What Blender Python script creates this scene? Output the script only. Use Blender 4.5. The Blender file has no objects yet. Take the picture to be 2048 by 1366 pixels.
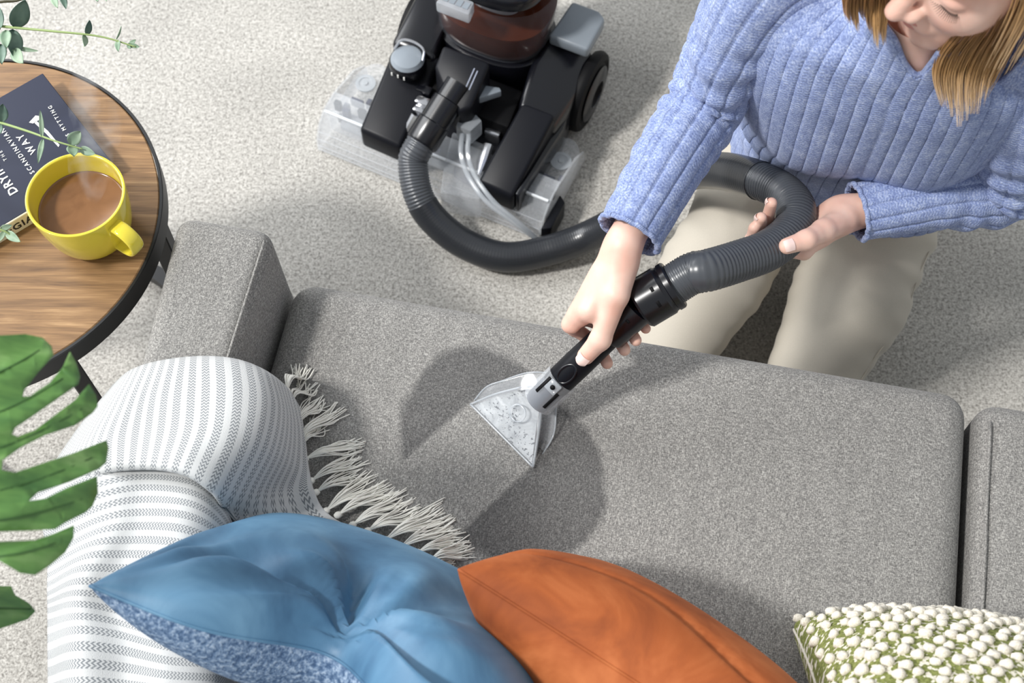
import bpy, bmesh, math, random
import numpy as np
from mathutils import Vector, Matrix

random.seed(7); rng = np.random.default_rng(7)
scene = bpy.context.scene
COL = scene.collection
PI = math.pi

# ------------------------------------------------------------------ camera
CAM_H = 2.0; FPX = 2731.0; TILT = math.radians(63.76)
cd = bpy.data.cameras.new('camera'); cam = bpy.data.objects.new('camera', cd); COL.objects.link(cam)
cam.location = (0, 0, CAM_H); cam.rotation_euler = (PI/2 - TILT, 0, 0)
cd.sensor_width = 36.0; cd.lens = FPX/2048*36.0; cd.clip_start = 0.05; cd.clip_end = 60
cd.dof.use_dof = True; cd.dof.focus_distance = 1.68; cd.dof.aperture_fstop = 6.3
scene.camera = cam
# ------------------------------------------------------------------ light
w = bpy.data.worlds.new('world'); scene.world = w; w.use_nodes = True
bg = w.node_tree.nodes['Background']; bg.inputs[0].default_value = (0.93, 0.97, 1.0, 1); bg.inputs[1].default_value = 0.57
sd = bpy.data.lights.new('sun', 'SUN'); sd.energy = 2.9; sd.angle = math.radians(7.0); sd.color = (1.0, 0.98, 0.95)
so = bpy.data.objects.new('sun', sd); COL.objects.link(so); so.location = (-3, -1, 4)
so.rotation_euler = Vector((0.58, 0.17, -0.79)).to_track_quat('-Z', 'Y').to_euler()
ad = bpy.data.lights.new('window_light', 'AREA'); ad.shape = 'RECTANGLE'; ad.size = 2.0; ad.size_y = 1.6; ad.energy = 70; ad.color = (0.97, 0.985, 1.0)
ao = bpy.data.objects.new('window_light', ad); COL.objects.link(ao); ao.location = (-2.2, 1.9, 1.8)
ao.rotation_euler = (Vector((0.0, 0.9, 0.2)) - Vector(ao.location)).to_track_quat('-Z', 'Y').to_euler()
scene.view_settings.view_transform = 'Standard'; scene.view_settings.look = 'None'
scene.view_settings.gamma = 1.0; scene.view_settings.use_curve_mapping = False
scene.view_settings.exposure = 0.12

# ------------------------------------------------------------------ helpers
_F = np.array([0, math.cos(TILT), -math.sin(TILT)]); _U = np.array([0, math.sin(TILT), math.cos(TILT)])
def at(x, y, z):
    """world point at height z seen at photo position (x, y)"""
    d = _F + (x-1024)/FPX*np.array([1., 0, 0]) + (683-y)/FPX*_U
    return np.array([0, 0, CAM_H]) + d*((z-CAM_H)/d[2])
def nrm(v):
    v = np.asarray(v, float); return v/np.linalg.norm(v)
def catmull(pts, n):
    """smooth curve through pts (any columns), n samples"""
    p = np.asarray(pts, float); m = len(p)
    q = np.vstack([2*p[0]-p[1], p, 2*p[-1]-p[-2]])
    t = np.linspace(0, m-1-1e-9, n); i = t.astype(int); u = (t-i)[:, None]
    a, b, c, d = q[i], q[i+1], q[i+2], q[i+3]
    return 0.5*((2*b)+(-a+c)*u+(2*a-5*b+4*c-d)*u*u+(-a+3*b-3*c+d)*u**3)
def resample(path, step):
    path = np.asarray(path, float); s = np.r_[0, np.cumsum(np.linalg.norm(np.diff(path[:, :3], axis=0), axis=1))]
    n = max(2, int(s[-1]/step)+1); t = np.linspace(0, s[-1], n)
    return np.stack([np.interp(t, s, path[:, k]) for k in range(path.shape[1])], 1)
class Sines:
    def __init__(self, seed, n=18, lo=6, hi=40, dim=3):
        r = np.random.default_rng(seed); d = r.normal(size=(n, dim)); d /= np.linalg.norm(d, axis=1)[:, None]
        self.k = d*np.exp(r.uniform(math.log(lo), math.log(hi), n))[:, None]; self.p = r.uniform(0, 6.28, n); self.n = n
    def __call__(self, P):
        return np.sin(np.asarray(P)@self.k.T+self.p).sum(1)/math.sqrt(self.n)

def mesh_data(name, V, F, mats=(), uv=None, smooth=True, mi=None):
    me = bpy.data.meshes.new(name)
    me.from_pydata([tuple(map(float, v)) for v in V], [], [tuple(map(int, f)) for f in F])
    for m in (mats if isinstance(mats, (list, tuple)) else [mats]): me.materials.append(m)
    if smooth: me.polygons.foreach_set('use_smooth', [True]*len(me.polygons))
    if mi is not None: me.polygons.foreach_set('material_index', [int(k) for k in mi])
    if uv is not None:
        l = me.uv_layers.new(name='UVMap'); li = np.zeros(len(me.loops), int); me.loops.foreach_get('vertex_index', li)
        l.data.foreach_set('uv', np.asarray(uv, float)[li].ravel())
    me.update(); return me
def link(name, me, parent=None, loc=None):
    o = bpy.data.objects.new(name, me); COL.objects.link(o)
    if parent is not None: o.parent = parent
    if loc is not None: o.location = loc
    return o
def obj(name, V, F, mat, parent=None, uv=None, smooth=True, mi=None, world=True):
    """mesh object; V in world coordinates unless the parent carries a rotation (world=False)"""
    V = np.asarray(V, float)
    q = parent
    while q is not None and world:
        V = V - np.array(q.location); q = q.parent
    return link(name, mesh_data(name, V, F, mat, uv, smooth, mi), parent)
def thing(name, label, cat, loc=(0, 0, 0), rz=0.0, group=None):
    o = bpy.data.objects.new(name, None); COL.objects.link(o); o.empty_display_size = 0.05
    o.location = tuple(map(float, loc)); o.rotation_euler = (0, 0, rz); tag(o, label, cat, group); return o
def tag(o, label, cat, group=None):
    o['label'] = label; o['category'] = cat
    if group: o['group'] = group
    return o
def autosmooth(o, deg=35):
    me = o.data; bm = bmesh.new(); bm.from_mesh(me)
    for e in bm.edges:
        e.smooth = not (len(e.link_faces) == 2 and e.calc_face_angle(0) > math.radians(deg))
    bm.to_mesh(me); bm.free(); return o

class MB:
    """collects shapes into one mesh"""
    def __init__(s): s.V = []; s.F = []; s.n = 0; s.UV = []
    def add(s, V, F, uv=None):
        V = np.asarray(V, float); s.V.append(V); s.F += [tuple(int(i)+s.n for i in f) for f in F]; s.n += len(V)
        s.UV.append(np.zeros((len(V), 2)) if uv is None else np.asarray(uv)); return s
    def build(s, name, mat, parent=None, world=True, smooth=True, uv=False):
        return obj(name, np.vstack(s.V), s.F, mat, parent, np.vstack(s.UV) if uv else None, smooth, None, world)

def frames(path):
    p = np.asarray(path, float); T = np.gradient(p, axis=0); T /= np.linalg.norm(T, axis=1)[:, None]+1e-12
    ref = np.array([0, 0, 1.]) if abs(T[0][2]) < 0.9 else np.array([1., 0, 0])
    N = np.zeros_like(p); n = ref - T[0]*(ref@T[0]); N[0] = n/np.linalg.norm(n)
    for i in range(1, len(p)):
        n = N[i-1]-T[i]*(N[i-1]@T[i]); N[i] = n/(np.linalg.norm(n)+1e-12)
    return T, N, np.cross(T, N)
def grid_faces(m, n, wrap=True):
    F = []
    for i in range(m-1):
        for j in range(n if wrap else n-1):
            k = (j+1) % n; F.append((i*n+j, i*n+k, (i+1)*n+k, (i+1)*n+j))
    return F
def tube(path, r, n=12, cap=True, prof=None):
    """swept tube; r scalar, per-point, or (m,n) per-vertex radii"""
    p = np.asarray(path, float); m = len(p); T, N, B = frames(p); a = np.linspace(0, 2*PI, n, endpoint=False)
    R = np.broadcast_to(np.asarray(r, float).reshape(-1, 1) if np.ndim(r) < 2 else r, (m, n))
    V = p[:, None]+R[..., None]*(np.cos(a)[None, :, None]*N[:, None]+np.sin(a)[None, :, None]*B[:, None])
    V = V.reshape(-1, 3); F = grid_faces(m, n)
    if cap:
        V = np.vstack([V, p[0], p[-1]]); c0, c1 = m*n, m*n+1
        for j in range(n):
            k = (j+1) % n; F.append((c0, k, j)); F.append((c1, (m-1)*n+j, (m-1)*n+k))
    return V, F
def lathe(prof, n=48, closed=False):
    """profile of (r, z) turned round z"""
    pr = np.asarray(prof, float); m = len(pr); a = np.linspace(0, 2*PI, n, endpoint=False)
    V = np.stack([pr[:, None, 0]*np.cos(a), pr[:, None, 0]*np.sin(a), np.broadcast_to(pr[:, None, 1], (m, n))], -1).reshape(-1, 3)
    F = grid_faces(m, n)
    if closed: F += [(((m-1)*n+j), ((m-1)*n+(j+1) % n), (j+1) % n, j) for j in range(n)]
    return V, F
def place(V, o, X=None, Y=None, Z=None):
    V = np.asarray(V, float)
    return np.asarray(o)+V[:, :1]*np.asarray(X)+V[:, 1:2]*np.asarray(Y)+V[:, 2:3]*np.asarray(Z)
def axes_from(Z, hint=(0, 0, 1)):
    Z = nrm(Z); X = np.cross(hint, Z)
    X = nrm(X) if np.linalg.norm(X) > 1e-6 else np.array([1., 0, 0]); return X, np.cross(Z, X), Z
def bevel_box(lo, hi, b=0.004, seg=2):
    bm = bmesh.new(); bmesh.ops.create_cube(bm, size=1.0); lo = np.array(lo, float); hi = np.array(hi, float)
    for v in bm.verts: v.co = Vector((lo+hi)/2+np.array(v.co)*(hi-lo))
    if b: bmesh.ops.bevel(bm, geom=bm.edges[:], offset=b, segments=seg, profile=0.5, affect='EDGES')
    bm.verts.ensure_lookup_table(); bm.verts.index_update()
    V = [tuple(v.co) for v in bm.verts]; F = [tuple(v.index for v in f.verts) for f in bm.faces]; bm.free(); return np.array(V), F
def prism(poly, z0, z1, b=0.0, seg=2, ztop=None):
    """vertical prism on an (x,y) outline (ccw); ztop(x,y) may slope the top; b bevels all edges"""
    bm = bmesh.new(); n = len(poly)
    lo = [bm.verts.new((x, y, z0 if not callable(z0) else z0(x, y))) for x, y in poly]
    hi = [bm.verts.new((x, y, z1 if ztop is None else ztop(x, y))) for x, y in poly]
    bm.faces.new(lo[::-1]); bm.faces.new(hi)
    for i in range(n): bm.faces.new((lo[i], lo[(i+1) % n], hi[(i+1) % n], hi[i]))
    if b: bmesh.ops.bevel(bm, geom=bm.edges[:], offset=b, segments=seg, profile=0.5, affect='EDGES')
    bm.verts.index_update(); V = [tuple(v.co) for v in bm.verts]; F = [tuple(v.index for v in f.verts) for f in bm.faces]; bm.free()
    return np.array(V), F
def soft_block(L, W, Hh, r, nx=40, ny=30, puff=0.0, ex=5.0):
    """rounded upholstery block, x 0..L, y -W..0, z 0..Hh; superellipsoid-like rounding"""
    bm = bmesh.new(); bmesh.ops.create_cube(bm, size=1.0)
    for v in bm.verts: v.co = Vector(((v.co.x+.5)*L, (v.co.y-.5)*W, (v.co.z+.5)*Hh))
    bmesh.ops.bevel(bm, geom=bm.edges[:], offset=r, segments=6, profile=0.5, affect='EDGES')
    # cut into a fine grid so that the crown can bend
    for ax, ln, n in ((0, L, nx), (1, W, ny)):
        for k in range(1, n):
            co = [0, 0, 0]; no = [0, 0, 0]; co[ax] = ln*k/n*(1 if ax == 0 else -1); no[ax] = 1
            bmesh.ops.bisect_plane(bm, geom=bm.verts[:]+bm.edges[:]+bm.faces[:], plane_co=co, plane_no=no)
    for v in bm.verts:
        x, y, z = v.co; u = 2*x/L-1; t = -2*y/W-1
        e = max(0, 1-abs(u)**ex)*max(0, 1-abs(t)**ex)
        v.co.z += puff*e*(z/Hh)
    bm.verts.index_update(); V = [tuple(v.co) for v in bm.verts]; F = [tuple(v.index for v in f.verts) for f in bm.faces]; bm.free()
    return np.array(V), F

# ------------------------------------------------------------------ signed-distance bodies -> mesh
def surface_nets(f, org, h):
    s = f < 0; nx, ny, nz = f.shape
    c = [s[i:nx-1+i, j:ny-1+j, k:nz-1+k] for i in (0, 1) for j in (0, 1) for k in (0, 1)]
    anyv = np.logical_or.reduce(c); allv = np.logical_and.reduce(c); act = anyv & ~allv
    I = np.argwhere(act); idx = -np.ones(act.shape, int); idx[tuple(I.T)] = np.arange(len(I))
    acc = np.zeros((len(I), 3)); cnt = np.zeros(len(I)); cor = np.array([(i, j, k) for i in (0, 1) for j in (0, 1) for k in (0, 1)])
    val = np.stack([f[I[:, 0]+a, I[:, 1]+b, I[:, 2]+cc] for a, b, cc in cor], 1)
    for a in range(8):
        for b in range(a+1, 8):
            if np.abs(cor[a]-cor[b]).sum() != 1: continue
            m = (val[:, a] < 0) != (val[:, b] < 0); t = val[m, a]/(val[m, a]-val[m, b])
            acc[m] += cor[a]+t[:, None]*(cor[b]-cor[a]); cnt[m] += 1
    V = np.asarray(org)+h*(I+acc/cnt[:, None]); F = []
    for ax in range(3):
        a1, a2 = (ax+1) % 3, (ax+2) % 3
        sl0 = [slice(None)]*3; sl1 = [slice(None)]*3; sl0[ax] = slice(0, -1); sl1[ax] = slice(1, None)
        d = s[tuple(sl0)].astype(int)-s[tuple(sl1)].astype(int); E = np.argwhere(d != 0); sg = d[tuple(E.T)]
        ok = (E[:, a1] > 0) & (E[:, a2] > 0) & (E[:, a1] < act.shape[a1]) & (E[:, a2] < act.shape[a2]); E = E[ok]; sg = sg[ok]
        def g(o1, o2):
            q = E.copy(); q[:, a1] -= o1; q[:, a2] -= o2; return idx[tuple(q.T)]
        q = np.stack([g(1, 1), g(0, 1), g(0, 0), g(1, 0)], 1); q[sg < 0] = q[sg < 0][:, ::-1]; F.append(q)
    return V, np.vstack(F)
def sdf(prims, h, margin=0.02, lo=None, hi=None, post=None):
    """prims: ('c', a, b, ra, rb, k) cone-capsules | ('e', centre, axes3x3, radii, k) ellipsoids, joined smoothly; k<0 carves"""
    bb = []
    for p in prims:
        if p[0] == 'c':
            r = max(p[3], p[4]); bb.append((np.minimum(p[1], p[2])-r, np.maximum(p[1], p[2])+r))
        else:
            r = max(p[3]); bb.append((np.asarray(p[1])-r, np.asarray(p[1])+r))
    pos = [i for i, p in enumerate(prims) if p[-1] > 0]
    L = np.min([bb[i][0] for i in pos], 0)-margin if lo is None else np.asarray(lo); Hh = np.max([bb[i][1] for i in pos], 0)+margin if hi is None else np.asarray(hi)
    n = np.ceil((Hh-L)/h).astype(int)+1; f = np.full(n, 1.0, np.float32)
    for p, (bl, bh) in zip(prims, bb):
        i0 = np.maximum(0, ((bl-margin-L)/h).astype(int)); i1 = np.minimum(n, ((bh+margin-L)/h).astype(int)+2)
        if np.any(i1 <= i0): continue
        g = np.meshgrid(*[(L[a]+h*np.arange(i0[a], i1[a])).astype(np.float32) for a in range(3)], indexing='ij')
        X = np.stack(g, -1); k = abs(p[-1])
        if p[0] == 'c':
            a = np.asarray(p[1], np.float32); b = np.asarray(p[2], np.float32); ba = b-a; t = np.clip(((X-a)@ba)/(ba@ba+1e-12), 0, 1)
            d = np.linalg.norm(X-a-t[..., None]*ba, axis=-1)-(p[3]+(p[4]-p[3])*t)
        else:
            A = np.asarray(p[2], np.float32); R = np.asarray(p[3], np.float32); q = ((X-np.asarray(p[1], np.float32))@A.T)
            k0 = np.linalg.norm(q/R, axis=-1); k1 = np.linalg.norm(q/(R*R), axis=-1)+1e-9; d = k0*(k0-1)/k1
        sl = tuple(slice(i0[a], i1[a]) for a in range(3)); o = f[sl]
        if p[-1] > 0:
            hh = np.maximum(k-np.abs(o-d), 0)/k; f[sl] = np.minimum(o, d)-hh*hh*k*0.25
        else:
            d = -d; hh = np.maximum(k-np.abs(o-d), 0)/k; f[sl] = np.maximum(o, d)+hh*hh*k*0.25
    return surface_nets(f, L, h)
def relax(V, F, it=3, lam=0.5):
    E = np.vstack([F[:, [0, 1]], F[:, [1, 2]], F[:, [2, 3]], F[:, [3, 0]]]); E = np.vstack([E, E[:, ::-1]])
    deg = np.bincount(E[:, 0], minlength=len(V)).astype(float)[:, None]
    for _ in range(it):
        S = np.stack([np.bincount(E[:, 0], weights=V[E[:, 1], k], minlength=len(V)) for k in range(3)], 1)
        V = V+lam*(S/np.maximum(deg, 1)-V)
    return V

# ------------------------------------------------------------------ materials
def lin(c):
    c = np.asarray(c, float)/255; return tuple(np.where(c <= 0.04045, c/12.92, ((c+0.055)/1.055)**2.4))
class NT:
    def __init__(s, name):
        s.m = bpy.data.materials.new(name); s.m.use_nodes = True; s.t = s.m.node_tree; s.b = s.t.nodes['Principled BSDF']
    def n(s, typ, **kw):
        nd = s.t.nodes.new(typ)
        for k, v in kw.items():
            if k.startswith('i_'):
                key = k[2:]; nd.inputs[int(key) if key.isdigit() else key.replace('_', ' ')].default_value = v
            else: setattr(nd, k, v)
        return nd
    def l(s, a, b): s.t.links.new(a, b); return s
    def math(s, op, a, b=None, c=None, clamp=False):
        nd = s.n('ShaderNodeMath', operation=op, use_clamp=clamp)
        for i, v in enumerate((a, b, c)):
            if v is None: continue
            if isinstance(v, (int, float)): nd.inputs[i].default_value = v
            else: s.l(v, nd.inputs[i])
        return nd.outputs[0]
    def coord(s, kind='Object'): return s.n('ShaderNodeTexCoord').outputs[kind]
    def mapping(s, vec, scale=(1, 1, 1), rot=(0, 0, 0), loc=(0, 0, 0)):
        m = s.n('ShaderNodeMapping'); m.inputs['Scale'].default_value = scale; m.inputs['Rotation'].default_value = rot; m.inputs['Location'].default_value = loc
        s.l(vec, m.inputs['Vector']); return m.outputs[0]
    def noise(s, vec, scale, detail=2, rough=0.5, dist=0.0):
        nd = s.n('ShaderNodeTexNoise'); nd.inputs['Scale'].default_value = scale; nd.inputs['Detail'].default_value = detail
        nd.inputs['Roughness'].default_value = rough; nd.inputs['Distortion'].default_value = dist
        if vec is not None: s.l(vec, nd.inputs['Vector'])
        return nd.outputs['Fac']
    def ramp(s, fac, stops):
        r = s.n('ShaderNodeValToRGB'); e = r.color_ramp.elements
        while len(e) < len(stops): e.new(0.5)
        for el, (p, c) in zip(e, stops): el.position = p; el.color = (*c, 1) if len(c) == 3 else c
        s.l(fac, r.inputs[0]); return r.outputs[0]
    def mix(s, fac, a, b, mode='MIX'):
        nd = s.n('ShaderNodeMix', data_type='RGBA', blend_type=mode)
        for i, v in ((0, fac), (6, a), (7, b)):
            if isinstance(v, (int, float)): nd.inputs[i].default_value = v
            elif isinstance(v, tuple): nd.inputs[i].default_value = (*v, 1) if len(v) == 3 else v
            else: s.l(v, nd.inputs[i])
        return nd.outputs[2]
    def bump(s, h, strength=0.5, dist=0.002):
        b = s.n('ShaderNodeBump'); b.inputs['Strength'].default_value = strength; b.inputs['Distance'].default_value = dist
        s.l(h, b.inputs['Height']); s.l(b.outputs[0], s.b.inputs['Normal']); return s
    def set(s, **kw):
        for k, v in kw.items():
            key = k.replace('_', ' '); inp = s.b.inputs[key]
            if isinstance(v, (int, float, tuple)): inp.default_value = (*v, 1) if isinstance(v, tuple) and len(v) == 3 else v
            else: s.l(v, inp)
        return s
def plain(name, rgb, rough=0.5, **kw):
    t = NT(name); t.set(Base_Color=lin(rgb), Roughness=rough, **kw); return t.m

M = {}
t = NT('carpet'); c = t.coord()
n1 = t.noise(c, 300, 3, 0.7); n2 = t.noise(c, 150, 2, 0.6); n3 = t.noise(c, 5.5, 2, 0.5)
mx = t.math('ADD', t.math('MULTIPLY', n1, 0.55), t.math('MULTIPLY', n2, 0.45))
colr = t.ramp(mx, [(0.34, lin((120, 117, 112))), (0.48, lin((170, 167, 161))), (0.64, lin((206, 203, 197)))])
t.set(Base_Color=t.mix(1.0, colr, t.ramp(n3, [(0.35, (0.86, 0.86, 0.86)), (0.65, (1.0, 1.0, 1.0))]), 'MULTIPLY'), Roughness=0.95, Sheen_Weight=0.15)
t.bump(mx, 0.4, 0.004); M['carpet'] = t.m

def sofa_fabric(name, stain=None):
    t = NT(name); c = t.coord()
    a = t.noise(t.mapping(c, (1, 0.42, 0.6)), 820, 2, 0.6); b = t.noise(t.mapping(c, (0.35, 1, 0.6)), 740, 2, 0.6); d = t.noise(c, 200, 2, 0.6)
    mx = t.math('ADD', t.math('ADD', t.math('MULTIPLY', a, 0.5), t.math('MULTIPLY', b, 0.4)), t.math('MULTIPLY', d, 0.10))
    colr = t.ramp(mx, [(0.34, lin((86, 85, 84))), (0.5, lin((134, 132, 129))), (0.66, lin((186, 184, 179)))])
    big = t.noise(t.mapping(c, (3, 0.6, 1)), 14, 2, 0.5)
    colr = t.mix(1.0, colr, t.ramp(big, [(0.3, (0.9, 0.9, 0.9)), (0.7, (1.0, 1.0, 1.0))]), 'MULTIPLY')
    if stain: colr = stain(t, c, colr)
    t.set(Base_Color=colr, Roughness=0.92, Sheen_Weight=0.1); t.bump(mx, 0.6, 0.002); return t.m
M['sofa'] = sofa_fabric('sofa_fabric')
M['black_metal'] = plain('black_metal', (24, 25, 27), 0.42)
M['black_plastic'] = plain('black_plastic', (13, 14, 20), 0.25)
M['matt_black'] = plain('matt_black', (20, 21, 26), 0.38, Specular_IOR_Level=0.15)
M['rubber'] = plain('rubber', (14, 14, 16), 0.6, Specular_IOR_Level=0.15)
M['grey_plastic'] = plain('grey_plastic', (130, 138, 146), 0.35)
M['chrome'] = plain('chrome', (205, 206, 210), 0.18, Metallic=0.9)
M['hose'] = plain('hose_plastic', (70, 73, 78), 0.28)
M['hose_dark'] = plain('hose_sleeve', (40, 42, 46), 0.28)
def clear(name, tint=(245, 248, 252), rough=0.03, ior=1.35, alpha=None, mixw=0.75, edge=0.75):
    """clear moulded plastic: glossy coat over a mostly see-through sheet"""
    m = bpy.data.materials.new(name); m.use_nodes = True; nt = m.node_tree; nt.nodes.clear()
    out = nt.nodes.new('ShaderNodeOutputMaterial'); mx = nt.nodes.new('ShaderNodeMixShader'); tr = nt.nodes.new('ShaderNodeBsdfTransparent')
    pr = nt.nodes.new('ShaderNodeBsdfPrincipled'); pr.inputs['Base Color'].default_value = (*lin(tint), 1); pr.inputs['Roughness'].default_value = rough; pr.inputs['Specular IOR Level'].default_value = 0.9
    fr = nt.nodes.new('ShaderNodeLayerWeight'); fr.inputs['Blend'].default_value = 0.35
    mp = nt.nodes.new('ShaderNodeMapRange'); mp.inputs['To Min'].default_value = 1-mixw; mp.inputs['To Max'].default_value = edge
    nt.links.new(fr.outputs['Facing'], mp.inputs['Value']); nt.links.new(mp.outputs[0], mx.inputs[0])
    nt.links.new(tr.outputs[0], mx.inputs[1]); nt.links.new(pr.outputs[0], mx.inputs[2]); nt.links.new(mx.outputs[0], out.inputs[0])
    return m
M['clear'] = clear('clear_plastic', (232, 236, 241), 0.05, mixw=0.86, edge=0.5)
M['clear_fog'] = clear('misted_plastic', (190, 196, 202), 0.15, mixw=0.6)
M['tank'] = clear('tank_plastic', (170, 175, 185), 0.03, mixw=0.97, edge=0.15)
# ------------------------------------------------------------------ floor
fl = obj('floor', [(-4, -2.5, 0), (4, -2.5, 0), (4, 6, 0), (-4, 6, 0)], [(0, 1, 2, 3)], M['carpet'], smooth=False)
fl['kind'] = 'structure'; fl['label'] = 'pale grey flecked short-pile carpet covering the whole floor'

# ------------------------------------------------------------------ sofa
SY = math.radians(-10.9); S0 = at(588, 548, .42); SZ = 0.42
sofa = thing('sofa', 'grey woven fabric sofa with a square armrest and a wet stain on its seat', 'sofa', (S0[0], S0[1], 0), SY)
sx = np.array([math.cos(SY), math.sin(SY), 0]); sy = np.array([-math.sin(SY), math.cos(SY), 0])
def sloc(px, py, z):
    d = at(px, py, z)-np.array([S0[0], S0[1], 0]); return np.array([d@sx, d@sy, z])
SL = 0.888; SW = 0.64; ST = 0.15
def stain(t, c, base):
    """the wet patch and the stripe already cleaned out of it, laid out on the seat in metres"""
    cen = sloc(996, 912, SZ); a = sloc(862, 742, SZ)-sloc(1122, 1086, SZ); ang = math.atan2(a[1], a[0]); ra = np.linalg.norm(a[:2])/2*1.06
    rb = 0.108
    sep = t.n('ShaderNodeSeparateXYZ'); nz = t.n('ShaderNodeTexNoise'); nz.inputs['Scale'].default_value = 9; nz.inputs['Detail'].default_value = 3
    t.l(c, nz.inputs['Vector']); va = t.n('ShaderNodeVectorMath', operation='MULTIPLY_ADD'); va.inputs[1].default_value = (0.05, 0.05, 0); va.inputs[2].default_value = (-0.025, -0.025, 0)
    t.l(nz.outputs['Color'], va.inputs[0]); ad_ = t.n('ShaderNodeVectorMath', operation='ADD'); t.l(c, ad_.inputs[0]); t.l(va.outputs[0], ad_.inputs[1])
    t.l(ad_.outputs[0], sep.inputs[0]); x, y = sep.outputs[0], sep.outputs[1]
    dx = t.math('SUBTRACT', x, float(cen[0])); dy = t.math('SUBTRACT', y, float(cen[1])); ca, sa = math.cos(ang), math.sin(ang)
    u = t.math('DIVIDE', t.math('ADD', t.math('MULTIPLY', dx, ca), t.math('MULTIPLY', dy, sa)), float(ra))
    v = t.math('DIVIDE', t.math('SUBTRACT', t.math('MULTIPLY', dy, ca), t.math('MULTIPLY', dx, sa)), float(rb))
    r = t.math('ADD', t.math('POWER', t.math('ABSOLUTE', u), 2.4), t.math('POWER', t.math('ABSOLUTE', v), 2.4))
    inside = t.n('ShaderNodeMapRange', interpolation_type='SMOOTHSTEP'); inside.inputs['From Min'].default_value = 1.12; inside.inputs['From Max'].default_value = 0.86
    t.l(r, inside.inputs['Value'])
    s2 = t.n('ShaderNodeSeparateXYZ'); t.l(c, s2.inputs[0])
    def half(p, q, inner, soft):
        """1 on the side of line p-q where the point 'inner' lies"""
        p, q, inner = (sloc(*k, SZ)[:2] for k in (p, q, inner)); d = q-p; nn = np.array([-d[1], d[0]]); nn /= np.linalg.norm(nn)
        if (inner-p)@nn < 0: nn = -nn
        e = t.math('ADD', t.math('MULTIPLY', s2.outputs[0], float(nn[0])), t.math('MULTIPLY', s2.outputs[1], float(nn[1])))
        return t.math('MULTIPLY_ADD', e, 1/soft, float(0.5-(p@nn)/soft), clamp=True)
    band = t.math('MULTIPLY', half((942, 808), (866, 874), (960, 930), 0.006), half((1066, 934), (930, 1062), (960, 930), 0.006))
    band = t.math('MULTIPLY', band, half((952, 800), (1078, 926), (960, 930), 0.02))
    k = t.math('MULTIPLY', inside.outputs[0], t.math('SUBTRACT', 1.0, band))
    return t.mix(t.math('MULTIPLY', k, 0.72), base, t.mix(1.0, base, lin((132, 133, 138)), 'MULTIPLY'))
M['seat'] = sofa_fabric('seat_fabric', stain)
V, F = soft_block(SL, SW, ST, 0.034, 36, 30, 0.008)
# the seat's left side tapers a little where it meets the arm
V[:, 2] += SZ-ST; obj('seat_cushion', V, F, M['seat'], sofa, world=False)
V, F = soft_block(0.62, SW, ST, 0.03, 16, 20, 0.006); V[:, 0] += SL+0.010; V[:, 1] -= 0.005; V[:, 2] += SZ-ST-0.003
nc = obj('seat_cushion', V, F, M['sofa'], sofa, world=False)
V, F = tube([(SL+0.024, -0.04-0.02*k, SZ-0.0005+0.0025*math.sin(k*.9)*.3) for k in range(29)], 0.0022, 6); obj('piping', V, F, M['sofa'], nc, world=False)
# armrest: straight outer side, battered inner side
AZ = 0.525
bm = bmesh.new(); al = sloc(352, 432, AZ); ar = sloc(535, 455, AZ)
prof = [(al[0]-0.012, 0.07), (al[0], AZ), (ar[0]+0.008, AZ), (-0.006, 0.36), (-0.006, 0.07)]
y0, y1 = 0.0, -0.86
yf = (al[1]+ar[1])/2+0.004
v0 = [bm.verts.new((x, yf+(0.012 if z < .3 else 0), z)) for x, z in prof]; v1 = [bm.verts.new((x+(.065 if i < 2 else 0), y1, z)) for i, (x, z) in enumerate(prof)]
bm.faces.new(v0[::-1]); bm.faces.new(v1)
for i in range(5): bm.faces.new((v0[i], v0[(i+1) % 5], v1[(i+1) % 5], v1[i]))
bmesh.ops.recalc_face_normals(bm, faces=bm.faces[:])
bmesh.ops.bevel(bm, geom=[e for e in bm.edges], offset=0.022, segments=6, profile=0.5, affect='EDGES')
bm.verts.index_update(); V = [tuple(v.co) for v in bm.verts]; F = [tuple(v.index for v in f.verts) for f in bm.faces]; bm.free()
arm = obj('armrest', V, F, M['sofa'], sofa, world=False)
V, F = tube([(ar[0]+0.001, yf-0.02-0.02*k, AZ-0.0012) for k in range(40)], 0.0018, 6); obj('seam', V, F, M['sofa'], arm, world=False)
V, F = bevel_box((0.0, -0.9, 0.07), (SL+0.63, -0.02, SZ-ST-0.002), 0.012, 3); obj('base', V, F, M['sofa'], sofa, world=False)
V, F = bevel_box((0.0, -0.90, 0.07), (SL+0.63, -0.645, 0.60), 0.03, 4); obj('backrest', V, F, M['sofa'], sofa, world=False)
for x, y in ((-0.08, -0.08), (-0.08, -0.8), (1.4, -0.08), (1.4, -0.9)):
    V, F = bevel_box((x-.022, y-.022, 0), (x+.022, y+.022, 0.075), 0.003, 1); obj('leg', V, F, M['black_metal'], sofa, world=False)

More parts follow.
